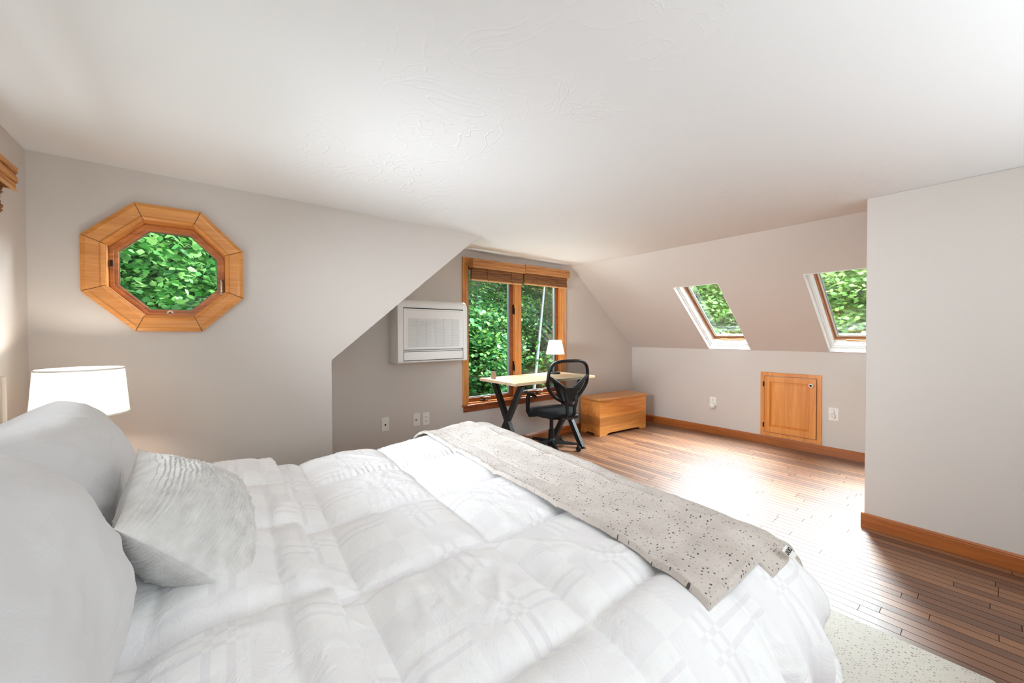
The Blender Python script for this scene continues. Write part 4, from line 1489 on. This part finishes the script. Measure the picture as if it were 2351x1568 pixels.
def on_throw(u, v, off):
    uu_ = np.array([[u - 1e-3, u + 1e-3]]).T + np.zeros((2, 2))
    vv_ = np.array([[v - 1e-3, v + 1e-3]]) + np.zeros((2, 2))
    P_ = drape(uu_, vv_, 0.0)
    n_ = np.cross(P_[1, 0] - P_[0, 0], P_[0, 1] - P_[0, 0])
    n_ /= np.linalg.norm(n_)
    c_ = P_.mean((0, 1)) + n_ * off
    return Vector(c_), Vector(n_)


c0, n0 = on_throw(lu, lv, 0.062)
c1, _ = on_throw(lu + 0.01, lv, 0.062)
e1 = (c1 - c0).normalized()
e2 = n0.cross(e1).normalized()
mb = MB().bar(c0 - n0 * 0.001, c0 + n0 * 0.0005, e1 * 0.022, e2 * 0.016)
lb = mb.build('woven_label', M['cap'], th)
lb['label'] = 'small white woven label with black lettering'
for txt, size, dy, ext in (('DKNY', 0.0165, -0.004, 0.0004),):
    cu = bpy.data.curves.new('lettering', 'FONT')
    cu.body = txt
    cu.size = size
    cu.align_x = 'CENTER'
    cu.align_y = 'CENTER'
    cu.extrude = ext
    cu.offset = 0.0003
    tmp = bpy.data.objects.new('lettering_curve', cu)
    COL.objects.link(tmp)
    dg = bpy.context.evaluated_depsgraph_get()
    me = bpy.data.meshes.new_from_object(tmp.evaluated_get(dg))
    bpy.data.objects.remove(tmp)
    mb = MB()
    # the letters hang upside down as seen from the room
    ax_, ay_ = -e1, -e2
    vs = [c0 + n0 * 0.0012 + ax_ * v_.co.x * 0.95 + ay_ * (v_.co.y + dy) + n0 * v_.co.z for v_ in me.vertices]
    mb.add(vs, [tuple(p_.vertices) for p_ in me.polygons])
    mb.build('lettering', M['slot'], lb)

# ------------------------------------------------------------------ pillows and cushion


def pillow(name, label, cat, c, e1, e2, e3, hl, hh, ht, mat, part, pw=2.6, nn=90, wr=0.01, seed=0, group=None, rib=None, pinch=0.06, droop=0.0, pe=0.5, cround=0.05):
    c, e1, e2, e3 = (np.array(x, float) for x in (c, e1, e2, e3))
    e1, e2, e3 = (x / np.linalg.norm(x) for x in (e1, e2, e3))
    root = thing(name, label, cat, tuple(c - np.array([0, 0, hh * abs(e2[2])])), group=group)
    s = np.sin(np.linspace(-1, 1, nn) * PI / 2)
    S_, T_ = np.meshgrid(s, s, indexing='ij')
    prof = ((1 - np.abs(S_) ** pw) * (1 - np.abs(T_) ** pw)) ** pe
    wx = 1 - pinch * (1 - T_ ** 2) * 1.0
    wz = 1 - pinch * (1 - S_ ** 2) * 1.0
    # corners slightly rounded
    cr = 1 - cround * (S_ ** 2 * T_ ** 2) ** 2
    X = S_ * hl * wx * cr
    Y = T_ * hh * wz * cr
    for sd in (1, -1):
        n = wr * (fbm(S_ * 2.2 * hl / 0.35, T_ * 2.2 * hh / 0.35, seed + (0 if sd > 0 else 9)) + 0.5 * (ridge(S_ * 2.5 + T_, T_ * 3 - S_, seed + 3) - 0.5) * (1 - prof * 0.6))
        Z = sd * (prof * (ht + n))
        if rib is not None:
            Z = Z + sd * rib(S_, T_) * np.minimum(1, prof * 2.5)
        Y2 = Y - droop * prof
        G = c + X[..., None] * e1 + Y2[..., None] * e2 + Z[..., None] * e3
        if sd < 0:
            G = G[::-1]
        grid_mesh(part if sd > 0 else part.replace('front', 'back'), G, mat, root)
    return root, (c, e1, e2, e3)


la = R(17)
E2, E3 = (-math.sin(la), 0, math.cos(la)), (math.cos(la), 0, math.sin(la))
pillow('bed_pillow', 'large white pillow propped on the headboard, far one beside the bedside lamp', 'pillow', (-0.335, 1.52, 0.872), (0, 1, 0), E2, E3, 0.40, 0.215, 0.155, M['pillow'], 'front_cover', wr=0.018, seed=100, group='bed pillows', pw=2.8)
la = R(20)
E2, E3 = (-math.sin(la), 0, math.cos(la)), (math.cos(la), 0, math.sin(la))
pillow('bed_pillow', 'large white pillow nearest the viewer, filling the bottom left corner', 'pillow', (-0.285, 0.765, 0.878), (0.03, 1, 0), E2, E3, 0.40, 0.215, 0.165, M['pillow'], 'front_cover', wr=0.018, seed=120, group='bed pillows', pw=2.8)


def ribs(S_, T_):
    ph = T_ * 62 + 3.0 * fbm(S_ * 3, T_ * 5, 141) + S_ * 2.0
    r_ = 0.0075 * np.abs(np.sin(ph)) ** 0.5 * (0.6 + 0.8 * (vnoise(S_ * 3, T_ * 9, 143) + 0.5))
    tuft = np.maximum(0, vnoise(S_ * 26, T_ * 30, 147) - 0.28) * 0.03
    return r_ + tuft * np.exp(-((np.abs(S_) - 0.25) / 0.4) ** 2)


cA, cB, cC = np.array((-0.135, 1.43, 0.955)), np.array((-0.125, 1.05, 0.905)), np.array((0.055, 1.05, 0.690))
cen = (cA + cC) / 2
e1c = cA - cB
e2c = cB - cC
e1c = e1c / np.linalg.norm(e1c)
e2c = e2c - e1c * (e2c @ e1c)
e2c /= np.linalg.norm(e2c)
e3c = np.cross(e1c, e2c)
pillow('throw_cushion', 'square white pleated cushion with nubby tufts in front of the pillows', 'cushion', cen, e1c, e2c, e3c, 0.212, 0.168, 0.115, M['cushion'], 'front_cover', wr=0.010, seed=140, rib=ribs, nn=260, pinch=0.06, pw=2.0, pe=0.72, cround=0.0)

# ------------------------------------------------------------------ nightstand and bedside lamp
ns = thing('nightstand', 'small wood nightstand under the bedside lamp, beside the bed', 'nightstand', (-0.42, 2.58, 0))
MB().box(-0.66, -0.20, 2.42, 2.83, 0.06, 0.56).build('body', M['door'], ns, bevel=0.004)
MB().box(-0.672, -0.185, 2.41, 2.842, 0.56, 0.585).build('top', M['door'], ns, bevel=0.005)
dr = MB().box(-0.20, -0.186, 2.44, 2.81, 0.32, 0.54).build('drawer', M['door'], ns, bevel=0.004)
MB().lathe([(0.006, -0.186), (0.012, -0.17), (0.008, -0.162)], (0, 2.625, 0.43), 12, 'X').build('knob', M['bronze'], dr, smooth=True)
for x in (-0.63, -0.23):
    for y in (2.45, 2.80):
        MB().box(x - 0.02, x + 0.02, y - 0.02, y + 0.02, 0, 0.06).build('leg', M['door'], ns)
lamp('bedside_lamp', 'bedside lamp with a large glowing drum shade behind the pillows', (-0.440, 2.475), 0.585, 0.935, 1.138, 0.150, 0.135, 0.06, 0.012, (M['brass'],), 170)

# ------------------------------------------------------------------ rug
mb = MB()
pts = []
for cx_, cy_, a0 in ((2.215, 2.35, 0), (0.2, 2.35, 90), (0.2, 0.0, 180), (2.215, 0.0, 270)):
    for k in range(6):
        a = R(a0 + 18 * k)
        pts.append((cx_ + 0.02 * math.cos(a), cy_ + 0.02 * math.sin(a)))
mb.prism(pts, [], lambda a, b, d: (a, b, d), 0.0, 0.012)
rg = mb.build('rug', M['rug'], loc=(1.2, 1.1, 0), bevel=0.004)
tag(rg, 'cream woven rug with dark flecks under the foot of the bed', 'rug')

# ------------------------------------------------------------------ outside: hillside and trees
gx = np.linspace(-14, 30, 70)
gy = np.linspace(-12, 34, 70)
GX, GY = np.meshgrid(gx, gy, indexing='ij')
dd = np.maximum(np.maximum(GX - 6.5, 0) * 0.8, np.maximum(GY - 5.2, 0))
GZ = -1.3 + 0.45 * dd + 0.35 * fbm(GX * 0.5, GY * 0.5, 201)
hl = grid_mesh('hillside', np.stack([GX, GY, GZ], -1), M['ground'])
tag(hl, 'wooded slope of leafy ground outside the windows', 'ground', kind='structure')


def ground_z(x, y):
    d_ = max(max(x - 6.5, 0) * 0.8, max(y - 5.2, 0))
    return -1.3 + 0.45 * d_


def make_foliage(name, parent, mat, nclump, nleaf, rx, rz, zc, size, seed, flat=0.35, local_r=0.32):
    r = np.random.RandomState(seed)
    d = r.normal(size=(nclump, 3))
    d /= np.linalg.norm(d, axis=1, keepdims=True)
    rad = r.rand(nclump) ** 0.45
    C = d * rad[:, None] * np.array([rx, rx, rz]) + np.array([0, 0, zc])
    n = nclump * nleaf
    c = np.repeat(C, nleaf, 0) + r.normal(size=(n, 3)) * np.array([local_r, local_r, local_r * flat])
    L = size * (0.7 + 0.6 * r.rand(n))
    Wd = L * (0.30 + 0.12 * r.rand(n))
    az = r.rand(n) * 2 * PI
    dip = r.normal(0.35, 0.35, n)
    a = np.stack([np.cos(az) * np.cos(dip), np.sin(az) * np.cos(dip), -np.sin(dip)], -1)
    tilt = r.normal(0, 0.5, n)
    s0 = np.stack([-np.sin(az), np.cos(az), 0 * az], -1)
    nrm = np.cross(a, s0)
    s = s0 * np.cos(tilt)[:, None] + nrm * np.sin(tilt)[:, None]
    nrm = np.cross(a, s)
    L, Wd = L[:, None], Wd[:, None]
    V = np.stack([c - a * L * .5, c - a * L * .15 + s * Wd, c + a * L * .2 + s * Wd * .75, c + a * L * .5 + nrm * L * .08,
                  c + a * L * .2 - s * Wd * .75, c - a * L * .15 - s * Wd], 1)
    V[:, [1, 2, 4, 5]] += (nrm * Wd * 0.25)[:, None, :]
    idx = np.arange(n)[:, None] * 6
    q = np.concatenate([idx + np.array([[0, 1, 2, 3]]), idx + np.array([[0, 3, 4, 5]])], 0).astype(np.int32)
    me = bpy.data.meshes.new(name)
    me.vertices.add(n * 6)
    me.vertices.foreach_set('co', V.reshape(-1).astype(np.float32))
    me.loops.add(q.size)
    me.loops.foreach_set('vertex_index', q.ravel())
    me.polygons.add(len(q))
    me.polygons.foreach_set('loop_start', np.arange(0, q.size, 4, dtype=np.int32))
    me.polygons.foreach_set('loop_total', np.full(len(q), 4, dtype=np.int32))
    me.update(calc_edges=True)
    me.materials.append(mat)
    o = bpy.data.objects.new(name, me)
    COL.objects.link(o)
    o.parent = parent
    return C


def make_tree(label, x, y, mat, nclump, nleaf, rx, rz, zc, size, seed, tr=0.06, bark='bark', flat=0.35, lean=(0, 0), group=None, name='tree', branches=14, lr=0.32, top=None):
    z0 = ground_z(x, y) - 0.2
    root = thing(name, label, 'tree', (x, y, z0), group=group)
    C = make_foliage('foliage', root, M[mat], nclump, nleaf, rx, rz, zc - z0, size, seed, flat, lr)
    r = random.Random(seed)
    h = (top if top else zc + rz * 0.9) - z0
    pts = [Vector((lean[0] * t + 0.02 * math.sin(t * 5 + seed), lean[1] * t, h * t)) for t in (0, .2, .4, .6, .8, 1)]
    MB().tube(pts, [tr * (1 - 0.75 * i / 5) for i in range(6)], 10).build('trunk', M[bark], root, local=True, smooth=True)
    mb = MB()
    for k in range(branches):
        c = C[r.randrange(len(C))]
        t = min(1.0, max(0.15, (c[2] - 0.35) / h))
        i = min(4, int(t * 5))
        b = pts[i].lerp(pts[i + 1], t * 5 - i)
        mid = b.lerp(Vector(c), 0.5) + Vector((0, 0, 0.08))
        mb.tube([b, mid, Vector(c)], [tr * 0.35, tr * 0.22, tr * 0.08], 6)
    mb.build('branches', M[bark], root, local=True, smooth=True)
    return root


# beyond the octagonal window
o1 = make_tree('broad-leaved tree filling the octagonal window', -0.45, 5.6, 'leaf', 230, 80, 1.15, 1.15, 1.9, 0.068, 301, lr=0.2, name='broadleaf_tree')
o2 = make_tree('dim leafy tree behind the broad-leaved one outside the octagonal window', 0.2, 7.6, 'leaf', 150, 50, 1.7, 1.7, 2.3, 0.11, 302, name='broadleaf_tree')
# beyond the tall window
SPOTS = [
    (4.35, 6.55, 0.85, 0.95, 'green tree beyond the left pane of the tall window, nearest the glass'),
    (5.9, 8.0, 1.05, 1.45, 'green tree seen through the middle of the tall window, behind the mullion'),
    (6.55, 6.2, 0.55, 0.35, 'low leafy bush beyond the right pane, behind the desk lamp'),
    (8.1, 7.6, 0.95, 1.5, 'green tree beyond the right edge of the tall window'),
]
for i, (x, y, rx, zc, lab) in enumerate(SPOTS):
    make_tree(lab, x, y, 'leafd', 110, 46, rx, rx * 1.15, zc, 0.095, 310 + i, name='woodland_tree', tr=0.045, lr=0.2)
BACK = [(4.6, 10.6), (8.9, 10.9), (0.6, 10.9), (-3.3, 9.6), (13.0, 11.5)]
first = make_tree('dense tree in the far row of the woods beyond the windows', BACK[0][0], BACK[0][1], 'leafd', 210, 40, 1.75, 1.9, 2.2, 0.13, 330, name='woodland_tree', tr=0.09, group='far trees of the woods', lr=0.26)
for i, (x, y) in enumerate(BACK[1:]):
    copy_thing(first, (x, y, ground_z(x, y) - 0.2), 0.0, 'dense tree in the far row of the woods beyond the windows')
make_tree('pale birch trunk standing behind the right pane of the tall window', 5.14, 6.0, 'leafd', 14, 26, 0.9, 0.5, 3.6, 0.11, 340, tr=0.045, bark='birch', lean=(0.82, 0.0), name='birch_tree', branches=6, top=4.2)
# beyond the skylights
make_tree('pale green tree seen through the left skylight', 8.6, 4.15, 'leafp', 150, 56, 1.25, 1.35, 1.75, 0.085, 350, name='skylight_tree', tr=0.05, lr=0.22)
make_tree('pale green tree with grey stems seen through the right skylight', 8.8, 1.75, 'leafp', 150, 56, 1.25, 1.35, 1.85, 0.085, 351, name='skylight_tree', tr=0.05, bark='birch', lr=0.22)
b2 = make_tree('dense pale tree in the row behind the skylight trees', 12.0, 2.9, 'leafp', 200, 40, 1.6, 1.7, 2.2, 0.13, 352, name='skylight_tree', tr=0.09, group='back row beyond the skylights', lr=0.26)
for i, (x, y) in enumerate([(12.0, 7.0), (12.0, -1.2)]):
    copy_thing(b2, (x, y, ground_z(x, y) - 0.2), 0.0)
